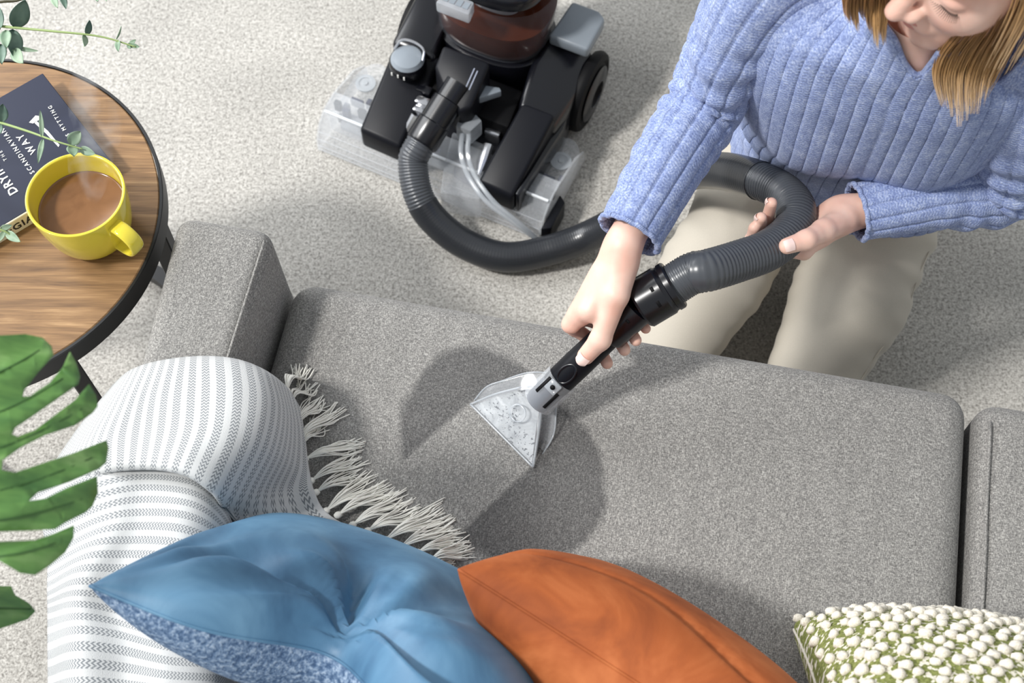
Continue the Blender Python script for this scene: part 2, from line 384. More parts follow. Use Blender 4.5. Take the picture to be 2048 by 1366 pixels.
# ------------------------------------------------------------------ side table
TC = np.array([-0.698, 0.921, 0.0]); TR = 0.248; TZ = 0.50
t = NT('wood_top'); c = t.coord(); rot = math.radians(14)
mp = t.mapping(c, (1.6, 22, 8), (0, 0, rot)); g1 = t.noise(mp, 2.2, 5, 0.62, 1.3); g2 = t.noise(t.mapping(c, (5, 160, 20), (0, 0, rot)), 3.0, 2, 0.6); g3 = t.noise(t.mapping(c, (3, 7, 3), (0, 0, rot)), 1.7, 2, 0.5, 0.8)
wv = t.n('ShaderNodeTexWave', wave_type='BANDS', bands_direction='Y'); wv.inputs['Scale'].default_value = 9; wv.inputs['Distortion'].default_value = 5.5; wv.inputs['Detail'].default_value = 3; wv.inputs['Detail Scale'].default_value = 0.8
t.l(t.mapping(c, (0.45, 2.0, 1), (0, 0, rot)), wv.inputs['Vector'])
mixv = t.math('ADD', t.math('MULTIPLY', g1, 0.66), t.math('ADD', t.math('MULTIPLY', g2, 0.30), t.math('MULTIPLY', wv.outputs['Fac'], 0.05)))
wc = t.ramp(mixv, [(0.30, lin((78, 57, 40))), (0.44, lin((116, 87, 58))), (0.56, lin((142, 109, 74))), (0.70, lin((176, 142, 102)))])
wc = t.mix(t.ramp(g3, [(0.58, (0, 0, 0)), (0.75, (0.65, 0.65, 0.65))]), wc, lin((78, 62, 48)))
t.set(Base_Color=wc, Roughness=0.42, Specular_IOR_Level=0.4); t.bump(mixv, 0.15, 0.001); M['wood'] = t.m
tb = thing('side_table', 'round wooden side table with a black metal rim and legs', 'table', TC)
V, F = lathe([(0, TZ-.016), (TR-.006, TZ-.016), (TR-.0045, TZ-.0012), (TR-.006, TZ), (0, TZ)], 120); top = autosmooth(obj('tabletop', V+TC, F, M['wood'], tb), 30)
V, F = lathe([(TR-.004, TZ-.034), (TR, TZ-.034), (TR+.0005, TZ-.001), (TR-.0004, TZ+.0006), (TR-.0036, TZ+.0006), (TR-.004, TZ-.001)], 120, True); autosmooth(obj('rim', V+TC, F, M['black_metal'], tb), 30)
for an in (1, -53, 127, 181):
    a = math.radians(an); X = np.array([math.cos(a), math.sin(a), 0]); Y = np.array([-math.sin(a), math.cos(a), 0]); Z = np.array([0, 0, 1.])
    V, F = bevel_box((TR-.028, -.011, 0.0), (TR-.004, .011, TZ-.017), 0.0015, 1); obj('leg', place(V, TC, X, Y, Z), F, M['black_metal'], tb, smooth=False)
V, F = lathe([(TR-.052, .014), (TR-.028, .014), (TR-.028, .034), (TR-.052, .034)], 90, True); autosmooth(obj('foot_ring', V+TC, F, M['black_metal'], tb), 30)

# ------------------------------------------------------------------ book
BT = 0.026
bz = TZ+BT
pA = at(85, 146, bz); pS = at(222, 322, bz); eD = nrm((pA-pS)[:2]); wid = np.linalg.norm((pA-pS)[:2])   # spine bottom corner pS, fore-edge bottom corner pA
bx = np.array([eD[0], eD[1], 0]); by0 = np.array([bx[1], -bx[0], 0])             # bx: spine -> fore edge, by: bottom -> top of the book
q = at(0, 445, bz)-pS; by = by0 if q@by0 > 0 else -by0
bl = 0.225; bw = wid
bk = thing('book', 'dark blue hardback book with white lettering lying on the wooden table', 'book', (pS[0], pS[1], TZ))
base = np.array([pS[0], pS[1], TZ]); Z = np.array([0, 0, 1.])
# printed cover in its own frame
M['cover'] = plain('book_cover', (33, 38, 58), 0.5, Specular_IOR_Level=0.3); M['paper'] = plain('paper', (232, 226, 210), 0.8); M['print'] = plain('white_print', (236, 236, 232), 0.6)
M['spine'] = plain('spine_cream', (228, 219, 196), 0.55); M['ink'] = plain('black_ink', (28, 28, 30), 0.6)
def bpart(name, lo, hi, mat, b=0.0008):
    V, F = bevel_box(lo, hi, b, 1)
    if np.linalg.det(np.array([bx, by, Z])) < 0: F = [f[::-1] for f in F]
    return obj(name, place(V, base, bx, by, Z), F, mat, bk, smooth=False)
bpart('cover', (0.0, 0, BT-.0025), (bw, bl, BT), M['cover']); bpart('cover', (0.0, 0, 0), (bw, bl, .0025), M['cover'])
bpart('pages', (0.003, .003, .0025), (bw-.004, bl-.003, BT-.0025), M['paper'], 0.0004); spn = bpart('spine', (-0.0022, 0, 0.0), (0.0005, bl, BT+.0001), M['spine'])
FONT = bpy.data.fonts.load('<builtin>') if False else None
def lettering(name, s, size, o, X, Y, mat, parent, space=1.0, bold=0.0):
    """flat raised print; o is the baseline start"""
    cu = bpy.data.curves.new(name, 'FONT'); cu.body = s; cu.size = size; cu.extrude = 0.0; cu.space_character = space; cu.offset = bold; cu.resolution_u = 2
    tmp = bpy.data.objects.new('tmp_text', cu); COL.objects.link(tmp); dg = bpy.context.evaluated_depsgraph_get(); dg.update()
    me0 = tmp.evaluated_get(dg).to_mesh(); V = np.array([tuple(v.co) for v in me0.vertices]); F = [tuple(p.vertices) for p in me0.polygons]
    tmp.evaluated_get(dg).to_mesh_clear(); bpy.data.objects.remove(tmp); bpy.data.curves.remove(cu)
    if not len(V): return None
    Xn = nrm(X); Yn = nrm(Y); W = np.asarray(o)+V[:, :1]*Xn+V[:, 1:2]*Yn
    return obj(name, W, F, mat, parent, smooth=False)
def line(s, pxa, pxb, cap, bold=0.0, mat=None, z=bz, name='lettering', parent=None, Y=None, width=None):
    """text from photo point a to b (baseline), cap height in metres"""
    a = at(*pxa, z); b = at(*pxb, z); X = b-a; L_ = np.linalg.norm(X)
    cu = bpy.data.curves.new('m', 'FONT'); cu.body = s; cu.size = 1.0; ob = bpy.data.objects.new('m', cu); COL.objects.link(ob); bpy.context.view_layer.update()
    wd = ob.dimensions.x; bpy.data.objects.remove(ob); bpy.data.curves.remove(cu)
    size = cap/0.72; sp = 1.0+max(0, (L_-wd*size))/(max(1, len(s)-1)*size*0.62)
    if wd*size > L_: size = L_/wd; sp = 1.0
    return lettering(name, s, size, a+np.array([0, 0, .0006]), nrm(X), Y if Y is not None else np.cross([0, 0, 1], nrm(X)), mat or M['print'], parent or bk, sp, bold)
line('DRYING', (37, 384), (-11, 316), 0.0118, 0.0003)
line('THE', (15, 320), (3, 300), 0.0047)
line('SCANDINAVIAN', (70, 345), (5, 252), 0.0062, 0.0001)
line('WAY', (74, 303), (43, 266), 0.0095, 0.0002)
line('LARS MYTTING', (153, 292), (99, 205), 0.0052, 0.0001)
# axe emblem
def flat(name, pxs, z, mat, parent):
    V = [at(x, y, z) for x, y in pxs]; F = [tuple(range(len(V)))]
    if np.cross(V[1]-V[0], V[2]-V[1])[2] < 0: F = [F[0][::-1]]
    return obj(name, V, F, mat, parent, smooth=False)
flat('axe_handle_print', [(68, 245), (73, 242), (96, 262), (119, 290), (117, 294), (92, 267)], bz+.0006, M['print'], bk)
flat('axe_head_print', [(58, 245), (71, 231), (78, 232), (79, 239), (73, 243), (66, 247)], bz+.0006, M['print'], bk)
nend = at(53, 447, TZ+.012); dn = (nend-base)@by
lettering('spine_lettering', 'NORWEGIAN WOOD', 0.0165, base+by*(dn+.0845)-bx*.0028+Z*.0075, -by, Z, M['ink'], spn, 1.12, 0.0003)

# ------------------------------------------------------------------ mug of coffee
M['yellow'] = plain('yellow_glaze', (226, 208, 66), 0.16, Coat_Weight=0.4)
t = NT('coffee'); c = t.coord(); cn = t.noise(c, 30, 3, 0.5, 1.0); t.set(Base_Color=t.ramp(cn, [(0.3, lin((116, 80, 50))), (0.75, lin((136, 97, 64)))]), Roughness=0.12); M['coffee'] = t.m
MH = 0.088; mc = at(150, 388, TZ+MH); mc[2] = TZ
mug = thing('coffee_mug', 'large yellow ceramic mug of milky coffee standing beside the book', 'mug', mc)
ro = [(0, 0.0), (.030, 0.0), (.040, .002), (.047, .008), (.053, .024), (.0575, .05), (.0598, .075), (.0605, MH-.0015), (.0595, MH), (.0575, MH-.0003), (.0562, MH-.003), (.0555, .07), (.053, .045), (.0485, .024), (.040, .010), (.025, .006), (0, .006)]
V, F = lathe(catmull(ro, 70), 96); obj('body', V+mc, F, M['yellow'], mug)
V, F = lathe([(0, .0552), (.052, .0552), (.0533, .0555), (.0541, .0566)], 96); obj('coffee', V+mc, F, M['coffee'], mug)
ha = math.radians(-36); hx = np.array([math.cos(ha), math.sin(ha), 0]); hp = catmull([(.056, .072), (.074, .0745), (.088, .066), (.0905, .050), (.082, .034), (.068, .026), (.052, .024)], 40)
hpath = mc+hp[:, :1]*hx+hp[:, 1:2]*Z; hy = np.array([-hx[1], hx[0], 0]); T_, _, _ = frames(hpath); a = np.linspace(0, 2*PI, 20, endpoint=False); Vh = []
for p, tt in zip(hpath, T_):
    nn = np.cross(tt, hy)
    for k in a: Vh.append(p+np.sign(math.cos(k))*abs(math.cos(k))**.7*.0098*hy+np.sign(math.sin(k))*abs(math.sin(k))**.8*.0032*nn)
obj('handle', Vh, grid_faces(40, 20), M['yellow'], mug)

# ------------------------------------------------------------------ eucalyptus in a vase (the vase stands left of the view)
t = NT('eucalyptus_leaf'); c = t.coord(); e1 = t.noise(c, 60, 2, 0.5); t.set(Base_Color=t.ramp(e1, [(0.3, lin((112, 138, 114))), (0.7, lin((158, 178, 152)))]), Roughness=0.55); M['euc'] = t.m
t = NT('eucalyptus_leaf_dark'); c = t.coord(); e1 = t.noise(c, 60, 2, 0.5); t.set(Base_Color=t.ramp(e1, [(0.3, lin((70, 96, 84))), (0.7, lin((108, 132, 116)))]), Roughness=0.5); M['euc2'] = t.m
M['eucstem'] = plain('eucalyptus_stem', (150, 170, 110), 0.6); M['euctwig'] = plain('eucalyptus_twig', (66, 62, 40), 0.7); M['vase'] = plain('vase_glaze', (210, 208, 200), 0.3)
vc = np.array([-0.83, 0.95, TZ]); vase = thing('vase', 'white vase of eucalyptus at the far side of the wooden table', 'vase', vc)
V, F = lathe(catmull([(0, 0), (.035, 0), (.048, .02), (.052, .07), (.034, .14), (.024, .17), (.027, .19), (.024, .19), (.02, .17), (.03, .14), (.046, .07), (.04, .02), (0, .012)], 60), 48); obj('body', V+vc, F, M['vase'], vase)
def leaf_mesh(L, W, cup=0.15, n=14):
    V = []; F = []; m = 7
    for i in range(n+1):
        s = i/n; hw = W/2*math.sin(PI*s**0.8)**0.75
        for j in range(m): u = j/(m-1)*2-1; V.append((s*L, hw*u, cup*W*abs(u)**1.6+0.06*L*math.sin(s*3)))
    for i in range(n):
        for j in range(m-1): F.append((i*m+j, (i+1)*m+j, (i+1)*m+j+1, i*m+j+1))
    k = len(V); th = .0006; V2 = V+[(x, y, z-th) for x, y, z in V]; F2 = F+[tuple(q+k for q in f[::-1]) for f in F]
    rim = [i*m for i in range(n+1)]; rim2 = [i*m+m-1 for i in range(n+1)]
    F2 += [(rim[i], rim[i]+k, rim[i+1]+k, rim[i+1]) for i in range(n)]+[(rim2[i+1], rim2[i+1]+k, rim2[i]+k, rim2[i]) for i in range(n)]
    return np.array(V2), F2
def px_leaf(parent, a, b, wpx, z, mat, tilt=0.0, dz=0.0, name='leaf'):
    A = at(*a, z); B = at(*b, z+dz); X = B-A; L_ = np.linalg.norm(X); X = X/L_; sc = FPX/((A-np.array([0, 0, CAM_H]))@_F)
    N0 = nrm(np.array([0, 0, CAM_H])-A); Y = nrm(np.cross(N0, X)); N0 = np.cross(X, Y); ca, sa = math.cos(tilt), math.sin(tilt); Y, N0 = Y*ca+N0*sa, N0*ca-Y*sa
    V, F = leaf_mesh(L_, wpx/sc); return obj(name, place(V, A, X, Y, N0), F, mat, parent)
def branch(label, pts, leaves, mat=None):
    p0 = vc+np.array([0.005, 0, .17]); br = thing('eucalyptus_branch', label, 'branch', p0, 0, 'eucalyptus branches in the vase')
    P3 = np.array([p0]+[at(*q) for q in pts]); pa = catmull(P3, 60); V, F = tube(pa, np.linspace(.0022, .0009, 60), 8); obj('stem', V, F, mat or M['eucstem'], br)
    for a, b, wd, z, m, ti, dz in leaves: px_leaf(br, a, b, wd, z, M[m], ti, dz)
    return br
branch('eucalyptus branch reaching furthest right above the table edge', [(-60, 40, .70), (0, 52, .70), (100, 62, .705), (200, 73, .70), (272, 94, .69)], [
    ((26, 54), (48, -2), 42, .70, 'euc2', .5, .02), ((0, 60), (-8, 8), 30, .70, 'euc2', -.4, .01), ((12, 62), (14, 98), 24, .705, 'euc', .3, 0), ((24, 60), (30, 120), 34, .70, 'euc2', -.3, -.01),
    ((28, 100), (48, 128), 26, .695, 'euc', .3, 0), ((2, 90), (4, 130), 24, .69, 'euc2', .2, 0), ((30, 95), (78, 102), 9, .69, 'euc', .2, 0), ((172, 70), (178, 40), 17, .70, 'euc2', .7, .01), ((168, 70), (168, 94), 15, .70, 'euc', -.7, 0),
    ((232, 79), (242, 52), 6, .695, 'euc', 1., .01), ((236, 80), (237, 104), 12, .695, 'euc', .4, 0), ((256, 88), (280, 94), 11, .69, 'euc', .2, 0), ((258, 90), (272, 80), 9, .69, 'euc', -.5, 0), ((255, 88), (262, 98), 8, .69, 'euc', .5, 0)])
branch('eucalyptus branch crossing over the dark blue book towards the mug', [(-70, 225, .66), (0, 245, .665), (60, 264, .667), (110, 282, .667), (165, 298, .66)], [
    ((84, 276), (80, 221), 10, .667, 'euc', .2, .01), ((86, 278), (76, 328), 11, .667, 'euc', .1, 0), ((138, 288), (160, 262), 27, .665, 'euc', .2, .005), ((143, 292), (148, 314), 24, .66, 'euc', -.2, 0), ((160, 297), (192, 308), 18, .655, 'euc', .2, 0),
    ((2, 245), (4, 208), 24, .665, 'euc2', .3, .01), ((0, 248), (-6, 276), 18, .66, 'euc2', .3, 0)])
branch('short eucalyptus sprig hanging above the cream book spine', [(-70, 430, .62), (-20, 452, .615), (8, 462, .61), (22, 470, .605)], [
    ((0, 458), (24, 450), 13, .61, 'euc', .2, 0), ((12, 464), (42, 484), 18, .605, 'euc', .2, 0), ((8, 463), (-2, 484), 12, .605, 'euc', .2, 0)])
branch('dark woody eucalyptus twig at the top left corner', [(-60, 15, .72), (0, 4, .73), (30, 2, .73), (70, -6, .735), (190, -14, .74)], [
    ((106, -10), (116, 17), 15, .735, 'euc', .3, 0), ((122, -10), (132, 19), 14, .735, 'euc2', -.3, 0), ((192, -12), (196, 4), 12, .74, 'euc', .3, 0), ((205, -14), (214, 3), 7, .74, 'euc', .3, 0)], M['euctwig'])

# ------------------------------------------------------------------ monstera in the foreground
t = NT('monstera_leaf'); c = t.coord(); g1 = t.noise(t.mapping(c, (1, 4, 1), (0, 0, .5)), 14, 3, 0.55); g2 = t.noise(c, 5, 2)
gc = t.ramp(g1, [(0.3, lin((66, 108, 52))), (0.55, lin((104, 148, 74))), (0.8, lin((150, 184, 116)))])
t.set(Base_Color=t.mix(t.math('MULTIPLY', g2, 0.4), gc, lin((50, 92, 60))), Roughness=0.34); M['monstera'] = t.m
M['vein'] = plain('monstera_vein', (60, 98, 48), 0.4); M['petiole'] = plain('monstera_stem', (74, 104, 52), 0.5); M['pot'] = plain('terracotta_pot', (150, 146, 140), 0.7); M['soil'] = plain('soil', (52, 40, 32), 0.95)
PC = np.array([-0.95, 0.22, 0]); mon = thing('monstera_plant', 'green monstera with deeply slit glossy leaves in the near left foreground', 'plant', PC)
V, F = lathe([(0, 0), (.09, 0), (.115, .2), (.12, .21), (.12, .235), (.108, .235), (.1, .2), (0, .2)], 48); autosmooth(obj('pot', V+PC, F, M['pot'], mon))
V, F = lathe([(0, .2), (.06, .205), (.104, .2)], 32); obj('soil', V+PC, F, M['soil'], mon)
def poly_leaf(name, px, zf, th=.0007, step=26):
    bm = bmesh.new(); vs = [bm.verts.new((x, -y, 0)) for x, y in px]; bm.faces.new(vs); bmesh.ops.triangulate(bm, faces=bm.faces[:])
    xs = [p[0] for p in px]; ys = [-p[1] for p in px]
    for ax, lo_, hi_ in ((0, min(xs), max(xs)), (1, min(ys), max(ys))):
        v = lo_+step
        while v < hi_:
            co = [0, 0, 0]; no = [0, 0, 0]; co[ax] = v; no[ax] = 1
            bmesh.ops.bisect_plane(bm, geom=bm.verts[:]+bm.edges[:]+bm.faces[:], plane_co=co, plane_no=no); v += step
    bm.normal_update(); bm.verts.index_update()
    W = [at(v.co.x, -v.co.y, zf(v.co.x, -v.co.y)) for v in bm.verts]; F = [tuple(v.index for v in f.verts) for f in bm.faces]
    if F and bm.faces[:][0].normal.z < 0: F = [f[::-1] for f in F]
    bd = [(e.verts[0].index, e.verts[1].index) for e in bm.edges if len(e.link_faces) == 1]; bm.free()
    n = len(W); W = np.array(W); lowW = W-np.array([0, 0, th]); F2 = F+[tuple(i+n for i in f[::-1]) for f in F]+[(a, b, b+n, a+n) for a, b in bd]
    o = obj(name, np.vstack([W, lowW]), F2, M['monstera'], mon); bm = bmesh.new(); bm.from_mesh(o.data); bmesh.ops.recalc_face_normals(bm, faces=bm.faces[:]); bm.to_mesh(o.data); bm.free()
    return o
half = [(-130, 640), (-60, 664), (0, 671), (50, 668), (85, 675), (103, 692), (107, 710), (75, 745), (48, 780), (45, 793), (60, 792), (100, 765), (125, 735), (140, 703), (152, 725), (160, 752), (156, 768), (110, 800), (60, 835), (30, 855), (24, 868), (35, 873), (70, 860), (110, 830), (150, 800), (178, 768), (192, 790), (195, 812), (185, 825), (150, 850), (90, 870), (40, 895), (5, 920), (3, 940), (30, 945), (90, 925), (150, 905), (213, 880), (217, 895), (212, 925), (198, 937), (140, 963), (75, 985), (57, 1002), (90, 997), (135, 975), (194, 952), (196, 985), (185, 1012), (170, 1025), (130, 1045), (110, 1058), (60, 1061), (0, 1063), (-50, 1066), (-50, 1080), (0, 1083), (70, 1080), (110, 1066), (148, 1050), (147, 1075), (130, 1105), (100, 1130), (70, 1150), (40, 1146), (0, 1122), (-60, 1112), (-130, 1150)]
def zleaf(x, y):
    s = (x+130)/340.0; lob = math.sin((y-0.42*(-x)-690)/92*2*PI)
    return 1.0-0.055*abs(s)**2-0.00006*max(0, y-950)-0.0035*lob
def zmir(x, y): return zleaf(-260-x, y)
lf = poly_leaf('leaf', half+[(-260-x, y) for x, y in half[::-1] if x > -130], lambda x, y: zleaf(x, y) if x >= -130 else zmir(x, y))
for tip, root in (((95, 690), (-130, 775)), ((145, 745), (-130, 860)), ((186, 805), (-130, 930)), ((208, 905), (-130, 1000)), ((186, 990), (-130, 1045)), ((130, 1080), (-130, 1110))):
    pth = []
    for k in np.linspace(0, .93, 14):
        x = root[0]+(tip[0]-root[0])*k; y = root[1]+(tip[1]-root[1])*k+18*math.sin(k*PI); pth.append(at(x, y, zleaf(x, y)+.0004))
    V, F = tube(pth, np.linspace(.0016, .0005, 14), 6); obj('vein', V, F, M['vein'], lf)
pth = [at(-130, y, zleaf(-130, y)+.0004) for y in np.linspace(645, 1140, 30)]; V, F = tube(pth, np.linspace(.003, .0012, 30), 8); obj('midrib', V, F, M['vein'], lf)
l2 = poly_leaf('leaf', [(-140, 1165), (-60, 1160), (0, 1172), (22, 1172), (30, 1190), (58, 1206), (71, 1222), (55, 1238), (24, 1249), (0, 1257), (-60, 1275), (-140, 1270)], lambda x, y: .84-.0004*(x+60)+.0001*(y-1215))
pth = [at(x, 1216+.02*x, .84-.0004*(x+60)+.0006) for x in np.linspace(-140, 62, 16)]; V, F = tube(pth, np.linspace(.002, .0006, 16), 6); obj('midrib', V, F, M['vein'], l2)
for tgt in (at(-130, 700, .995), at(-140, 1217, .87)):
    V, F = tube(catmull([PC+(0, 0, .2), PC+(0.0, .02, .5), (PC+tgt)/2+(-.05, .0, .38), tgt], 40), np.linspace(.005, .003, 40), 8); obj('petiole', V, F, M['petiole'], mon)

# ------------------------------------------------------------------ cushions
def pillow_grid(W, Hh, T, n=80, pinch=0.07, shape=None, wr=None):
    u = np.sin(np.linspace(-PI/2, PI/2, n)); U, Vv = np.meshgrid(u, u, indexing='ij'); U = U.ravel(); Vv = Vv.ravel()
    x = W/2*U*(1-pinch*(1-Vv**2)**1.0); y = Hh/2*Vv*(1-pinch*(1-U**2)**1.0)
    th = T/2*np.clip((1-U**2), 0, 1)**.42*np.clip((1-Vv**2), 0, 1)**.42
    sides = []
    for s in (1, -1):
        z = s*th.copy(); P3 = np.stack([x, y, z], 1)
        if wr is not None: P3[:, 2] += s*wr(U, Vv, s)*np.clip((1-U**2)*(1-Vv**2)*6, 0, 1)
        if shape is not None: P3 = shape(P3, U, Vv, s)
        sides.append(P3)
    F = grid_faces(n, n, False); return sides, F, n
def cushion(name, label, W, Hh, T, o, X, Y, mats, shape=None, wr=None, pinch=0.07, seam=None):
    X = nrm(X); Y = np.asarray(Y, float); Y = nrm(Y-X*(Y@X)); Zc = -np.cross(X, Y); sides, F, n = pillow_grid(W, Hh, T, 90, pinch, shape, wr)
    A, B = place(sides[0], o, X, Y, Zc), place(sides[1], o, X, Y, Zc); lowest = min(A[:, 2].min(), B[:, 2].min())
    root = thing(name, label, 'cushion', (o[0], o[1], lowest))
    f = obj('front_panel', A, [q[::-1] for q in F], mats[0], root); b = obj('back_panel', B, F, mats[1], root)
    ring = [i*n for i in range(n)]+[(n-1)*n+j for j in range(1, n)]+[i*n+n-1 for i in range(n-2, -1, -1)]+[j for j in range(n-2, 0, -1)]
    P3 = A[ring]; P3 = np.vstack([P3, P3[:1]]); V, Fs = tube(resample(P3, .006), .0018, 6, False); obj('seam', V, Fs, mats[2] if len(mats) > 2 else mats[0], root)
    return root, A, F, (X, Y, Zc)
def velvet(name, lo_, mid, hi_, sheen, scale=14, rough=0.62):
    t = NT(name); c = t.coord(); a = t.noise(c, scale, 4, 0.6, 0.6); b = t.noise(c, 420, 2)
    t.set(Base_Color=t.ramp(a, [(0.3, lin(lo_)), (0.5, lin(mid)), (0.72, lin(hi_))]), Roughness=rough, Sheen_Weight=sheen, Sheen_Roughness=0.4); t.b.inputs['Sheen Tint'].default_value = (*lin(hi_), 1); t.bump(b, 0.12, 0.001); return t.m
M['blue_velvet'] = velvet('blue_velvet', (58, 96, 128), (80, 122, 154), (108, 150, 180), 0.4, 9, 0.5)
t = NT('blue_boucle'); c = t.coord(); a = t.noise(c, 210, 3, 0.7); t.set(Base_Color=t.ramp(a, [(0.38, lin((62, 88, 122))), (0.52, lin((108, 132, 162))), (0.64, lin((158, 176, 198)))]), Roughness=0.95); t.bump(a, 0.8, 0.003); M['blue_boucle'] = t.m
M['orange_velvet'] = velvet('orange_velvet', (122, 56, 18), (160, 82, 34), (188, 108, 58), 0.3, 11, 0.8)
# blue: chopped top edge with folds running from the dent
def blue_shape(P3, U, Vv, s):
    d = np.exp(-((U-.0)/.34)**2); P3[:, 1] -= 0.085*d*np.clip((Vv+1)/2, 0, 1)**2.2
    P3[:, 2] -= s*np.minimum(0.026, .55*np.abs(P3[:, 2]))*np.exp(-((U-.0)/.11)**2)*np.clip((Vv+.1), 0, 1)**1.2*(1 if s > 0 else .3); return P3
def blue_wr(U, Vv, s):
    if s < 0: return 0.001*np.sin(9*U+4*Vv)
    du = U-.05; dv = Vv-.9; ang = np.arctan2(du, -dv); r = np.hypot(du, dv)
    f = 0.012*np.sin(ang*7.5+.6)*np.exp(-((r-.45)/.42)**2)+0.006*np.sin(ang*15+1+3*r)*np.exp(-((r-.4)/.35)**2)
    du2 = U+1.0; dv2 = Vv-1.0; a2 = np.arctan2(dv2, du2); r2 = np.hypot(du2, dv2); f += 0.007*np.sin(a2*12+.5)*np.exp(-((r2-.45)/.35)**2)
    return f
bt = at(180, 1172, .76); bX = nrm((.90, -.40, 0)); bY = nrm((-.05, -.50, .86)); bY = nrm(bY-bX*(bY@bX))
BW, BH = .43, .42; bo = bt+bX*BW/2-bY*BH/2
cushion('blue_cushion', 'blue velvet cushion with a grey-blue wool back and dented top edge', BW, BH, .17, bo, bX, bY, [M['blue_velvet'], M['blue_boucle'], M['blue_velvet']], blue_shape, blue_wr, 0.05)
oc = at(947, 1158, .70); oX = nrm((.84, -.55, 0.0)); oY = nrm(oc-at(1000, 1126, .44)); OW, OH = .44, .31; oo = oc+oX*OW/2-oY*OH/2
sn = Sines(3, 12, 3, 7, 2)
def or_wr(U, Vv, s):
    f = 0.006*sn(np.stack([U, Vv], 1)); q = np.abs((Vv-.70)-.12*np.sin(3*U)); return f-(0.006*np.exp(-(q/.03)**2) if s > 0 else 0)
oroot, _, _, _ = cushion('orange_cushion', 'burnt orange velvet cushion with a plump front and piped seam', OW, OH, .18, oo, oX, oY, [M['orange_velvet'], M['orange_velvet'], M['orange_velvet']], None, or_wr, 0.07)
V, F = tube(resample(catmull([at(1040, 1165, .455), at(1000, 1152, .452), at(992, 1134, .450), at(1012, 1126, .452), at(1050, 1128, .456), at(1092, 1118, .462), at(1120, 1132, .462)], 60), .004), .0085, 14); obj('folded_corner', V, F, M['orange_velvet'], oroot)
# green cushion with cream bobbles
t = NT('green_weave'); c = t.coord(); wv = t.noise(t.mapping(c, (1, 1, 1)), 260, 2, 0.6); st = t.noise(t.mapping(c, (1, .4, 1), (0, 0, .6)), 190, 1, 0.4)
t.set(Base_Color=t.mix(t.ramp(st, [(0.54, (0, 0, 0)), (0.6, (1, 1, 1))]), t.ramp(wv, [(0.3, lin((92, 100, 44))), (0.7, lin((142, 148, 84)))]), lin((222, 216, 200))), Roughness=0.95); t.bump(wv, 0.7, 0.003); M['green'] = t.m
t = NT('cream_wool'); c = t.coord(); a = t.noise(t.mapping(c, (1, 3, 1)), 300, 3); t.set(Base_Color=t.ramp(a, [(0.3, lin((206, 198, 182))), (0.7, lin((240, 235, 224)))]), Roughness=0.95); t.bump(a, 0.6, 0.0015); M['cream'] = t.m
gX = nrm(sx+np.array([0, .02, 0])); gY = nrm((0.02, -.62, .78)); gY = nrm(gY-gX*(gY@gX)); GW, GH = .40, .38; go = np.array([.505, .262, .565])
groot, GA, GF, (gx, gy, gz) = cushion('bobble_cushion', 'green woven cushion covered with rows of cream wool bobbles', GW, GH, .19, go, gX, gY, [M['green'], M['green'], M['cream']], None, None, 0.06)
GA3 = GA.reshape(90, 90, 3)
uu = np.sin(np.linspace(-PI/2, PI/2, 90))
def gsurf(u, v):
    fu = np.interp(u, uu, np.arange(90)); fv = np.interp(v, uu, np.arange(90)); i = min(88, int(fu)); j = min(88, int(fv)); a, b = fu-i, fv-j
    p = (GA3[i, j]*(1-a)*(1-b)+GA3[i+1, j]*a*(1-b)+GA3[i, j+1]*(1-a)*b+GA3[i+1, j+1]*a*b)
    n = -nrm(np.cross(GA3[i+1, j]-GA3[i, j], GA3[i, j+1]-GA3[i, j])); return p, n
def bobble_mesh(seed):
    r = np.random.default_rng(seed); bm = bmesh.new(); bmesh.ops.create_icosphere(bm, subdivisions=2, radius=1.0)
    for v in bm.verts:
        x, y, z = v.co; f = 1+.10*math.sin(5*x+seed)+.08*math.sin(6*y+2*seed)-(.22*math.exp(-(x/.18)**2) if seed % 2 else .1*math.exp(-((y-.2)/.2)**2))
        v.co = Vector((x*.0074*f, y*.0056*f, z*.0056*f+.0026))
    me = bpy.data.meshes.new('bobble'); bm.to_mesh(me); bm.free(); me.materials.append(M['cream']); me.polygons.foreach_set('use_smooth', [True]*len(me.polygons)); return me
BM = [bobble_mesh(k) for k in range(5)]
cand = []
nr, ncol = 24, 15
for r_ in range(nr):
    for q in range(ncol):
        u = -0.97+1.94*(q+(.5 if r_ % 2 else 0))/ncol+rng.normal()*.012; v = -0.97+1.94*r_/(nr-1)+rng.normal()*.01
        if abs(u) < .985 and abs(v) < .985: cand.append(gsurf(u, v))
def pxof(p):
    d = np.asarray(p)-np.array([0, 0, CAM_H]); return 1024+FPX*d[0]/(d@_F), 683-FPX*(d@_U)/(d@_F)
vis = [k for k, (p, n) in enumerate(cand) if pxof(p)[1] < 1390 and pxof(p)[0] < 2075 and n@(np.array([0, 0, CAM_H])-p) > -.05*2][:300]
rest = MB()
for k, (p, n) in enumerate(cand):
    an = rng.uniform(-.6, .6); Xb = nrm(gx-n*(gx@n)); Yb = np.cross(n, Xb); Xb, Yb = Xb*math.cos(an)+Yb*math.sin(an), Yb*math.cos(an)-Xb*math.sin(an); s = rng.uniform(.82, 1.15)
    me = BM[int(rng.integers(5))]
    if k in vis:
        o = link('bobble', me, groot); loc = p-np.array(groot.location); Mx = Matrix(np.array([np.r_[Xb*s, 0], np.r_[Yb*s, 0], np.r_[n*s, 0], np.r_[0, 0, 0, 1]]).T.tolist()); Mx.translation = Vector(loc.tolist()); o.matrix_local = Mx
    else:
        Vb = np.array([tuple(v.co) for v in me.vertices])*s; rest.add(place(Vb, p, Xb, Yb, n), [tuple(f.vertices) for f in me.polygons])
ro_ = rest.build('bobbles', M['cream'], groot); ro_['kind'] = 'stuff'

